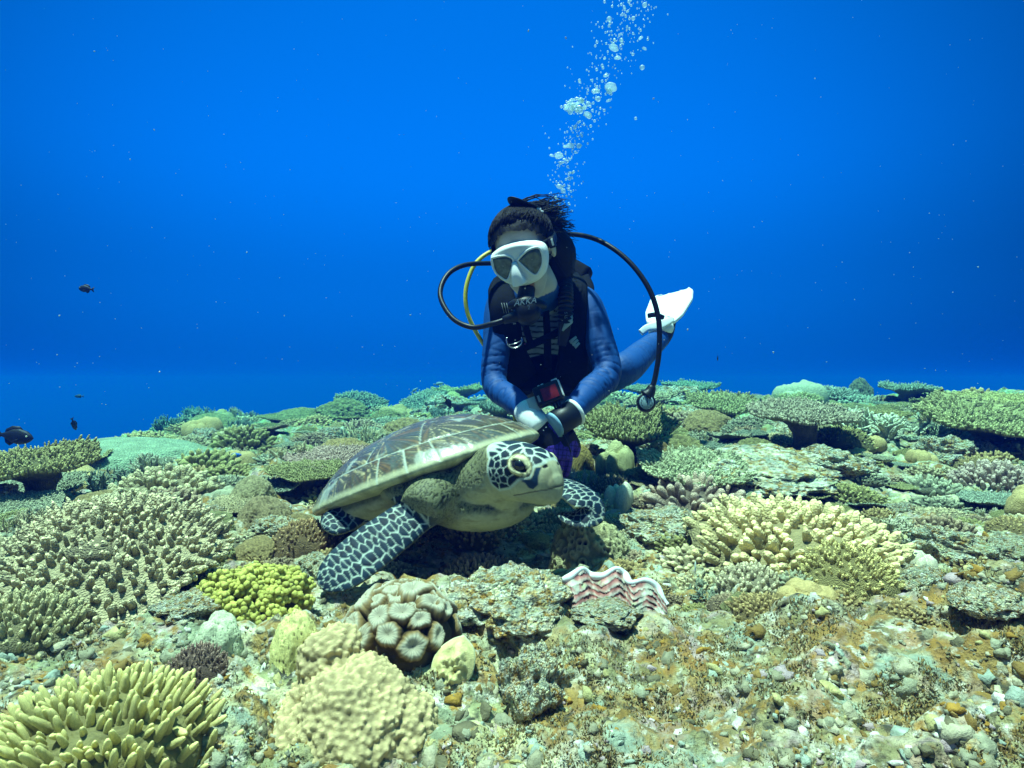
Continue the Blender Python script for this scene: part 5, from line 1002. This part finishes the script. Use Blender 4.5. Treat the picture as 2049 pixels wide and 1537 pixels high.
# corrugated inflator hose
cp_ = spline([DP(1128, 548, 1.90), DP(1131, 580, 1.845), DP(1132, 612, 1.825), DP(1130, 648, 1.835)], 84); part('inflator_hose', tube(cp_, .0215 + .0028 * np.sin(np.arange(84) * 1.05), 16), M_RUBBER, vest)
part('inflator_valve', slab([DP(1130, 645, 1.83), DP(1128, 668, 1.84), DP(1124, 690, 1.85)], [.019, .017, .013], .014), M_RUBBER, vest)
def flatpoly(name, pts, d, mat, parent, thick=.002):
    P = np.array([DP(x, y, d) for x, y in pts]); Q = P + np.array([0, thick, 0]); n = len(P); c1, c2 = P.mean(0), Q.mean(0); j = np.arange(n)
    return part(name, (np.vstack([P, Q, [c1, c2]]), [np.concatenate([np.stack([np.full(n, 2 * n), j, (j + 1) % n], 1), np.stack([np.full(n, 2 * n + 1), n + (j + 1) % n, n + j], 1)]), np.stack([j, n + j, n + (j + 1) % n, (j + 1) % n], 1)], np.ones(2 * n + 2)), mat, parent, smooth=False)
M_PANEL = material('pale_panel', (.34, .46, .44), .5, var=.15, bump=0.)
flatpoly('trim_panel', [(1146, 630), (1146, 646), (1127, 663), (1124, 661), (1130, 645), (1138, 635)], 1.815, M_PANEL, vest)
for k in range(3): flatpoly('vent_stripe', [(1138 + k * 5, 682 + k * 5), (1152 + k * 3, 672 + k * 6), (1155 + k * 3, 676 + k * 6), (1142 + k * 5, 688 + k * 5)], 1.868, M_PANEL, vest)
flatpoly('pull_tag', [(1049, 687), (1053, 688), (1055, 700), (1050, 702)], 1.858, material('pink_tag', (.42, .07, .12), .6, bump=0.), vest)
text('SAS', .012, DP(1132, 631, 1.806), (0, 0, -1), (1, 0, 0), M_DIM, vest); text('SAS', .012, DP(1029, 643, 1.862), (0, 0, -1), (1, 0, 0), M_DIM, vest); text('ZC', .016, DP(1026, 614, 1.862), (.1, 0, -1), (1, 0, 0), M_DIM, vest)
text('Ok', .042, DP(1110, 583, 1.835), (1, 0, -.05), (0, 0, 1), M_DIM, vest)
for k in range(3): flatpoly('stitching', [(1003 + k * 5, 606), (1004 + k * 5, 606), (1009 + k * 5, 627), (1008 + k * 5, 627)], 1.862, M_DIM, vest, .0008)
dr = np.linspace(-.35, np.pi + .35, 30); dring = np.array([DP(1029 - 15.5 * math.cos(a_), 681 + 15.5 * math.sin(a_), 1.855 - .004 * math.sin(a_)) for a_ in dr]); part('d_ring', tube(dring, .0024, 8), M_METAL, vest); part('ring_bar', tube(np.array([DP(1019, 690, 1.853), DP(1030, 688, 1.853), DP(1043, 682, 1.853)]), .0014, 6), M_METAL, vest)
tank = part('air_tank', tube(spline([DP(1094, 500, 2.12), DP(1094, 510, 2.125), DP(1095, 530, 2.13), DP(1098, 640, 2.2), DP(1102, 720, 2.35)], 40), np.concatenate([[.02, .045, .062, .074, .080], np.full(35, .084)]), 28), M_RUBBER)
part('tank_valve', cyl(DP(1094, 490, 2.11), (0, .2, 1), .024, .05, 20), M_METAL, tank)
flatpoly('toggle', [(1209, 617), (1212, 617), (1213, 630), (1206, 638), (1203, 636), (1210, 628)], 1.93, material('blue_cord', (.05, .12, .55), .5, bump=0.), vest)

# left fin (the only one in view)
A0, A1 = DP(1318, 648, 2.58), DP(1348, 590, 2.80); ln_ = norm(A1 - A0); wd = norm(np.cross(ln_, np.array([-.15, -.55, .82]))); nrm = np.cross(wd, ln_); nrm = nrm if nrm[2] > 0 else -nrm; wd = np.cross(ln_, nrm)
L_ = np.linalg.norm(A1 - A0) + .03; uu = np.linspace(0, 1, 26); hwid = np.interp(uu, [0, .12, .3, .75, .95, 1], [.048, .062, .078, .088, .075, .055]); vv_ = np.linspace(-1, 1, 25)
skew = (.05 * vv_)[None] * (uu ** 3)[:, None]; ribs = .006 * np.exp(-((np.abs(vv_) - .92) / .08) ** 2)[None] + .0025 * np.exp(-((np.abs(vv_) - .4) / .07) ** 2)[None]
top = A0 + (uu[:, None] * L_ + skew)[..., None] * ln_ + (hwid[:, None] * vv_[None])[..., None] * wd + ribs[..., None] * nrm; bot = top - (.006 + 2 * ribs)[..., None] * nrm
Vf = np.concatenate([top.reshape(-1, 3), bot.reshape(-1, 3)]); g1 = grid_faces(26, 25, False); g2 = g1[:, ::-1] + 650
bd = np.concatenate([np.arange(25), np.arange(1, 26) * 25 + 24, 25 * 25 + np.arange(23, -1, -1), np.arange(24, 0, -1) * 25]); bq = np.stack([bd, np.roll(bd, -1), np.roll(bd, -1) + 650, bd + 650], 1)
fin = part('fin', (Vf, [g1, g2, bq[:, ::-1]], np.ones(1300)), M_FIN)
part('foot_pocket', tube(spline([DP(1326, 668, 2.545), DP(1322, 655, 2.56), A0 + ln_ * .05], 8), [.040, .046, .048, .048, .046, .042, .036, .026], 18, True, (1.1, .75), nrm), M_WHITE, fin)
part('fin_strap', tube(spline([DP(1297, 632, 2.53), DP(1312, 630, 2.50), DP(1328, 636, 2.51)], 10), .010, 10, True, (1, .5), (0, -1, 0)), M_RUBBER, fin)
part('fin_buckle', slab([DP(1282, 666, 2.50), DP(1296, 656, 2.50), DP(1320, 651, 2.50), DP(1345, 640, 2.52)], [.013, .014, .018, .012], .010, (0, -1, .3)), M_WHITE, fin)

# gloved hands
def hand(wrist, fwd, back, side, curl, spread, size=1.0, curl0=.25):
    """palm plus five fingers; back = direction the back of the hand faces, side = +1 thumb on the +cross side"""
    f = norm(fwd); b = np.asarray(back, float); b = norm(b - f * (b @ f)); s = np.cross(f, b) * side; ps = []
    w_ = np.asarray(wrist); palm = [w_ - f * .01, w_ + f * .03 * size, w_ + f * .085 * size]
    ps.append(tube(spline(palm, 10), np.interp(np.linspace(0, 1, 10), [0, .3, .8, 1], [.029, .036, .043, .038]) * size, 18, True, (1, .48), b))
    for i, (off, ln) in enumerate(((.030, .070), (.010, .080), (-.011, .075), (-.031, .060))):
        p = w_ + f * .080 * size + s * off * size; d_ = norm(f + s * spread * (1.2 - i * .8)); pts = [p - f * .015 * size]; a_ = curl0
        for k in range(3):
            pts.append(pts[-1] + (d_ * math.cos(a_) - b * math.sin(a_)) * ln * size * (.45, .36, .28)[k] * 1.15); a_ += curl
        ps.append(tube(spline(pts, 12), np.linspace(.0118, .0088, 12) * size, 10))
    p = w_ + f * .028 * size + s * .034 * size; d_ = norm(f * .75 + s * .7 - b * .35); ps.append(tube(spline([p - d_ * .02, p + d_ * .028 * size, p + norm(d_ + f * .7 - b * .4) * .058 * size], 10), np.linspace(.0155, .0098, 10) * size, 10))
    V, Fs, N = voxel_union(ps, .0022, 4); return V, Fs, N, f, b, s
M_GLOVE = material('glove', source='col', rough=.6, var=.2, vscale=150., bump=.4, bscale=500., bdist=.0015)
for nm, wr, fw, bk, sd_, cu_, pur in (('right', DP(1070, 842, 1.675), (.52, -.10, -.62), (-.3, -.85, .42), 1, .62, 0), ('left', DP(1122, 852, 1.675), (-.10, -.12, -.95), (.25, -.92, .2), -1, .42, 1)):
    V, Fs, N, f, b, s = hand(wr, fw, bk, sd_, cu_, .10); q = (V - wr) @ np.stack([f, b, s], 1); blk = np.array([.012, .013, .018]); pu = np.array([.07, .035, .42])
    if pur == 0: m = ((q[:, 0] < .045) & (q[:, 2] > .018 + .006 * np.sin(q[:, 0] * 60)) ) | ((q[:, 0] > .03) & (q[:, 0] < .075) & (q[:, 2] < -.018))
    else: m = q[:, 0] > .045 + .01 * np.sin(q[:, 2] * 120)
    C = np.where(m[:, None], pu, blk); ln_g = m & (np.abs(((q[:, 2] / .012) % 1) - .5) < .1) | m & (np.abs(((q[:, 0] / .014) % 1) - .5) < .09); C[ln_g] *= .3
    part('glove', (V, Fs, C), M_GLOVE)
cuff = part('cuff', tube(spline([DP(1050, 818, 1.72), DP(1064, 836, 1.685), DP(1082, 856, 1.665)], 10), [.033, .036, .0365, .036, .0355, .035, .0345, .034, .033, .031], 20, True, (1, .85), (-.3, -.85, .42)), M_WHITE)
wv_ = norm(DP(1108, 848, 1.66) - DP(1150, 822, 1.69)); WC = DP(1129, 838, 1.665)
comp = part('wrist_computer', join([cyl(WC, wv_, .036, .066, 32, .036, .08)]), M_RUBBER)
part('wrist_strap', cyl(WC - wv_ * .036, wv_, .0385, .013, 32, .0375, .3), M_WHITE, comp)
part('wrist_seal', cyl(WC + wv_ * .035, wv_, .0365, .009, 32, .035, .3), material('pale_blue_seal', (.24, .44, .58), .5, bump=0.), comp)
part('lanyard', tube(spline([DP(1122, 864, 1.64), DP(1130, 876, 1.635), DP(1137, 890, 1.64), DP(1142, 905, 1.65)], 16), .0022, 6), M_RUBBER, comp)

# action camera held above the hands (a thing of its own)
KC = np.array(PX(1097, 789, 1.665)); kx = norm(np.array([.90, -.10, .36])); ky = norm(np.cross(np.array([-.1, -1, .25]), kx)); kz = np.cross(kx, ky); kz = kz if kz[1] < 0 else -kz; KR = np.stack([kx, ky, kz], 1)
camr = empty('action_camera', KC, 'small black action camera with red screen held above the diver\'s gloves', 'camera')
def kb(name, c, h, mat, b=.3): return add(name, orient(box(c, h, None, b), KR, (0, 0, 0)), mat, camr)
kb('housing', (0, 0, 0), (.036, .028, .016), M_RUBBER, .45); kb('screen', (.006, -.001, .0165), (.0215, .0175, .0012), M_RED, .5); kb('rim', (.0375, .002, .006), (.0022, .022, .008), M_PRINT, .4); kb('rim', (.028, .0285, .006), (.008, .0020, .006), M_PRINT, .4)  # white rim strips paint the glints along the black housing's edges
kb('button', (-.006, .0295, .004), (.0035, .0018, .0035), M_PRINT, .4); kb('button', (-.016, .0290, .004), (.0030, .0018, .0030), M_PRINT, .4); kb('speaker', (-.026, -.006, .0165), (.0032, .009, .0010), M_DIM, .4)
kb('side_plate', (-.046, -.010, -.006), (.014, .020, .004), M_PANEL, .4)
for k in range(3): kb('mount_finger', (.004 + k * .008, -.038, -.002), (.0024, .013, .009), M_RUBBER, .3)
add('grip', tube(np.array([KR @ np.array((.012, -.048, -.004)), KR @ np.array((.010, -.066, -.010)), KR @ np.array((.004, -.095, -.02))]), [.013, .015, .014], 12), M_RUBBER, camr)
# bright green tube standing behind the shell
gt = empty('dive_light', PX(1036, 880, 1.76), 'bright green tube-shaped dive light just behind the turtle\'s shell', 'dive light')
add('barrel', tube(np.array([(0, 0, 0), (-.003, 0, .028), (-.006, 0, .052)]), [.0125, .0125, .0115], 16), M_GREEN, gt); add('tip', tube(np.array([(-.006, 0, .050), (-.009, 0, .062), (-.013, 0, .074)]), [.007, .005, .002], 12), M_YHOSE, gt)
print('diver', time.time() - T0)
# ------------------------------------------------------------------ fish
M_FISHD = material('dark_fish', source='obj', rough=.5, var=.3, vscale=30., bump=.2, bscale=200.)
def fish_parts():
    k = np.array([(0, .01, .01), (.06, .09, .05), (.18, .17, .085), (.38, .22, .095), (.58, .18, .07), (.75, .09, .04), (.86, .045, .018), (.90, .05, .012)]); s = np.linspace(0, .9, 26); q = lerp_keys(s, k)
    th = np.linspace(0, 2 * np.pi, 16, endpoint=False); V = np.stack([np.repeat(.5 - s[:, None], 16, 1), q[:, 1:2] * np.cos(th), q[:, :1] * np.sin(th)], -1).reshape(-1, 3); body = (V, [grid_faces(26, 16, True)], np.ones(len(V)))
    def plate(poly, y=.006):
        P = np.array([(a, y, b) for a, b in poly]); Q = P * np.array([1, -1, 1]); n = len(P); c1, c2 = P.mean(0), Q.mean(0); j = np.arange(n)
        return np.vstack([P, Q, [c1, c2]]), [np.concatenate([np.stack([np.full(n, 2 * n), j, (j + 1) % n], 1), np.stack([np.full(n, 2 * n + 1), n + (j + 1) % n, n + j], 1)]), np.stack([j, n + j, n + (j + 1) % n, (j + 1) % n], 1)], np.full(2 * n + 2, .8)
    tail = plate([(-.36, .03), (-.46, .12), (-.56, .17), (-.50, .0), (-.56, -.17), (-.46, -.12), (-.36, -.03)]); dorsal = plate([(.22, .18), (.1, .28), (-.1, .27), (-.26, .17), (-.28, .07), (0, .15)]); anal = plate([(.0, -.18), (-.12, -.27), (-.24, -.2), (-.28, -.07), (-.1, -.15)])
    pect = plate([(.16, -.04), (.04, -.10), (.0, -.18), (.08, -.15)], .09); return dict(body=body, tail_fin=tail, dorsal_fin=dorsal, anal_fin=anal, pectoral_fin=pect)
FP = {k: pool(k, [v], M_FISHD)[0] for k, v in fish_parts().items()}; M_FEYE = material('fish_eye', (.5, .5, .4), .2, var=0, bump=0); EYE = pool('eye', [ball((0, 0, 0), .028, 2)], M_FEYE)[0]
for px, py, lpx, d, yaw, pit, slim, colr, label in [
    (30, 873, 74, 2.6, 0.0, -.12, 1., (.012, .014, .02), 'dark plump fish with forked tail swimming beside the smooth boulder coral'),
    (172, 578, 30, 3.4, 3.14, .1, 1.1, (.015, .018, .024), 'small dark oval fish alone in open water high above the reef'),
    (148, 849, 26, 3.0, 1.35, -1.2, 1., (.015, .025, .03), 'small dark fish seen end-on above the smooth boulder coral'),
    (897, 806, 26, 3.6, .6, -1.0, 1., (.012, .016, .02), 'small dark fish diving head down above the turtle\'s shell'),
    (960, 799, 27, 3.6, 0.05, .1, .62, (.16, .40, .46), 'slender pale blue fish beside the diver\'s right forearm'),
    (878, 768, 20, 4.6, 0.2, .15, .7, (.16, .36, .44), 'tiny pale blue fish in open water above the turtle\'s shell'),
    (829, 781, 17, 4.6, .15, .6, .6, (.16, .36, .44), 'tiny pale fish swimming steeply upward left of another pale blue fish'),
    (1436, 716, 15, 4.2, 1.3, -.9, 1., (.012, .02, .03), 'tiny dark fish above the skyline right of the diver\'s leg'),
    (158, 793, 18, 6.0, 3.1, 0., .8, (.03, .08, .12), 'faint far fish in open water left of the reef'),
    (470, 912, 26, 2.9, .3, .1, .8, (.02, .16, .60), 'small vivid blue fish between the corals left of the cream antler corals'),
    (1391, 1139, 34, 1.22, 1.2, 1.05, .55, (.40, .46, .40), 'small pale fish hovering right of the giant clam')]:
    L = lpx * d / FPX; o = empty('fish', PX(px, py, d), label, 'fish'); o.rotation_euler = (0, -pit if abs(yaw) < 1.5 else -pit, yaw); o.scale = (L, L * slim, L * slim)
    for k, me in FP.items(): c = add(k, me, None, o); c.color = (*colr, 1)
    if lpx > 22:
        for s_ in (-1, 1): add('eye', EYE, None, o).location = (.36, s_ * .07, .04)

# ------------------------------------------------------------------ breath bubbles and drifting specks
mb = bpy.data.materials.new('air_bubble'); mb.use_nodes = True; N = mb.node_tree.nodes; L = mb.node_tree.links; N.clear()
tr = N.new('ShaderNodeBsdfTransparent'); df = N.new('ShaderNodeBsdfDiffuse'); tl_ = N.new('ShaderNodeBsdfTranslucent'); gs = N.new('ShaderNodeBsdfGlossy'); gs.inputs['Roughness'].default_value = .2
for q in (df, tl_): q.inputs['Color'].default_value = (.62, .92, .95, 1)
m1, m2, m3, ou = N.new('ShaderNodeMixShader'), N.new('ShaderNodeMixShader'), N.new('ShaderNodeMixShader'), N.new('ShaderNodeOutputMaterial'); m1.inputs[0].default_value = .5; m2.inputs[0].default_value = .42; m3.inputs[0].default_value = .06
L.new(df.outputs[0], m1.inputs[1]); L.new(tl_.outputs[0], m1.inputs[2]); L.new(tr.outputs[0], m2.inputs[1]); L.new(m1.outputs[0], m2.inputs[2]); L.new(m2.outputs[0], m3.inputs[1]); L.new(gs.outputs[0], m3.inputs[2]); L.new(m3.outputs[0], ou.inputs[0])
def bub(seed, cap):
    V, F = ico(3); V = V.copy(); V[:, 2] = np.where(V[:, 2] < 0, V[:, 2] * (1 - .75 * cap), V[:, 2]); V[:, 2] *= 1 - .35 * cap; V *= (1 + .09 * fbm(V * 1.8, seed, 2))[:, None]; return V, [F], np.ones(len(V))
BB = pool('air_bubble', [bub(1, 0), bub(2, .5), bub(3, 1.), bub(4, .8)], mb); rg = np.random.default_rng(12)
def bubble(px, py, rpx, cap):
    d = 1.80 + rg.normal() * .03; o = add('air_bubble', BB[cap], None); o.location = PX(px, py, d); r = rpx * d / FPX; o.scale = (r, r, r); o.rotation_euler = (rg.normal() * .3, rg.normal() * .3, rg.random() * 6)
    tag(o, 'clear air bubble in the column rising above the diver\'s head', 'bubble', 'breath bubbles above the diver')
for px, py, r, c in [(1120, 375, 8, 3), (1127, 382, 5, 0), (1118, 312, 9, 3), (1104, 312, 5, 2), (1130, 320, 5, 2), (1141, 292, 8, 2), (1131, 294, 5, 2), (1158, 292, 5, 0), (1228, 97, 10, 3), (1236, 117, 7, 2), (1243, 80, 4, 0), (1219, 38, 5, 0), (1290, 10, 5, 0), (1282, 77, 5, 2), (1289, 98, 5, 2), (1213, 152, 6, 3), (1222, 176, 13, 3), (1219, 182, 6, 0), (1192, 184, 9, 3), (1197, 198, 5, 0), (1218, 202, 5, 2), (1176, 231, 9, 2), (1177, 208, 5, 0), (1272, 237, 3, 0), (1285, 135, 5, 0), (1267, 37, 4, 0), (1140, 346, 4, 2), (1139, 357, 4, 0), (1122, 326, 4, 0), (1150, 255, 4, 0)]: bubble(px, py, r, c)
for i in range(40): a_ = rg.random() * 6.28; q = rg.random() ** .6; bubble(1147 + 24 * q * math.cos(a_), 211 + 15 * q * math.sin(a_), rg.uniform(2.5, 6), int(rg.integers(4)))
n = 620; t = rg.random(n) ** .8; px = np.interp(t, [0, .3, .55, 1], [1120, 1140, 1190, 1275]) + rg.normal(size=n) * np.interp(t, [0, .4, 1], [11, 22, 30]); py = 430 - 440 * t; d = 1.80 + rg.normal(size=n) * .04; r = np.where(rg.random(n) < .2, rg.uniform(1.6, 3, n), rg.uniform(.7, 1.6, n)) * d / FPX
pos = np.stack([(px - CX) / FPX * d, d, CAMZ - (py - CY) / FPX * d], 1); V, F = ico(2)
o = add('bubble_spray', scatter((V, [F], np.ones(len(V))), pos, np.tile([[0, 0, 1.]], (n, 1)), r * 1.1, r), mb); tag(o, 'spray of tiny bubbles around the rising bubble column', 'bubbles', None, 'stuff')
n = 620; d = rg.uniform(.5, 3.2, n); px = rg.uniform(-100, 2150, n); py = rg.uniform(-60, 900, n); pos = np.stack([(px - CX) / FPX * d, d, CAMZ - (py - CY) / FPX * d], 1); ok = (pos[:, 2] < 1.7); pos, d = pos[ok], d[ok]; n = len(pos); r = rg.uniform(.3, .8, n) * (1 + 1.2 * (rg.random(n) < .05)) * d / FPX
M_SNOW = material('marine_snow', (.40, .50, .50), .8, var=0, bump=0); V, F = ico(1)
o = add('floating_specks', scatter((V, [F], np.ones(len(V))), pos, norm(rg.normal(size=(n, 3))), r * 1.6, r), M_SNOW); tag(o, 'pale specks drifting in the blue water', 'specks', None, 'stuff')
print('small', time.time() - T0)
HAZE_COLOR = (.001, .016, .168, 1); HAZE_DENSITY = .135; HAZE_ABSORB = (0, .905, .934, 1)
# ------------------------------------------------------------------ the water itself: one even box of blue haze round everything
hv = np.array([(x, y, z) for x in (-110, 110) for y in (-3, 110) for z in (-14., 1.75)]); hv[:, 2] = np.where(hv[:, 2] < 0, float(-.34 * 24 ** 1.35) - 2, 1.75)
hf = np.array([(0, 1, 3, 2), (4, 6, 7, 5), (0, 4, 5, 1), (2, 3, 7, 6), (0, 2, 6, 4), (1, 5, 7, 3)])
mh = bpy.data.materials.new('water_haze'); mh.use_nodes = True; N = mh.node_tree.nodes; N.clear()
pv = N.new('ShaderNodeVolumePrincipled'); ou = N.new('ShaderNodeOutputMaterial'); mh.node_tree.links.new(pv.outputs[0], ou.inputs['Volume'])
pv.inputs['Density Attribute'].default_value = ''
pv.inputs['Color'].default_value = HAZE_COLOR; pv.inputs['Density'].default_value = HAZE_DENSITY; pv.inputs['Anisotropy'].default_value = .2
pv.inputs['Absorption Color'].default_value = HAZE_ABSORB
o = add('haze', (hv, [hf], np.ones(8)), mh, smooth=False); tag(o, 'clear blue sea water filling the whole view', 'water', None, 'stuff')
print('done', time.time() - T0)
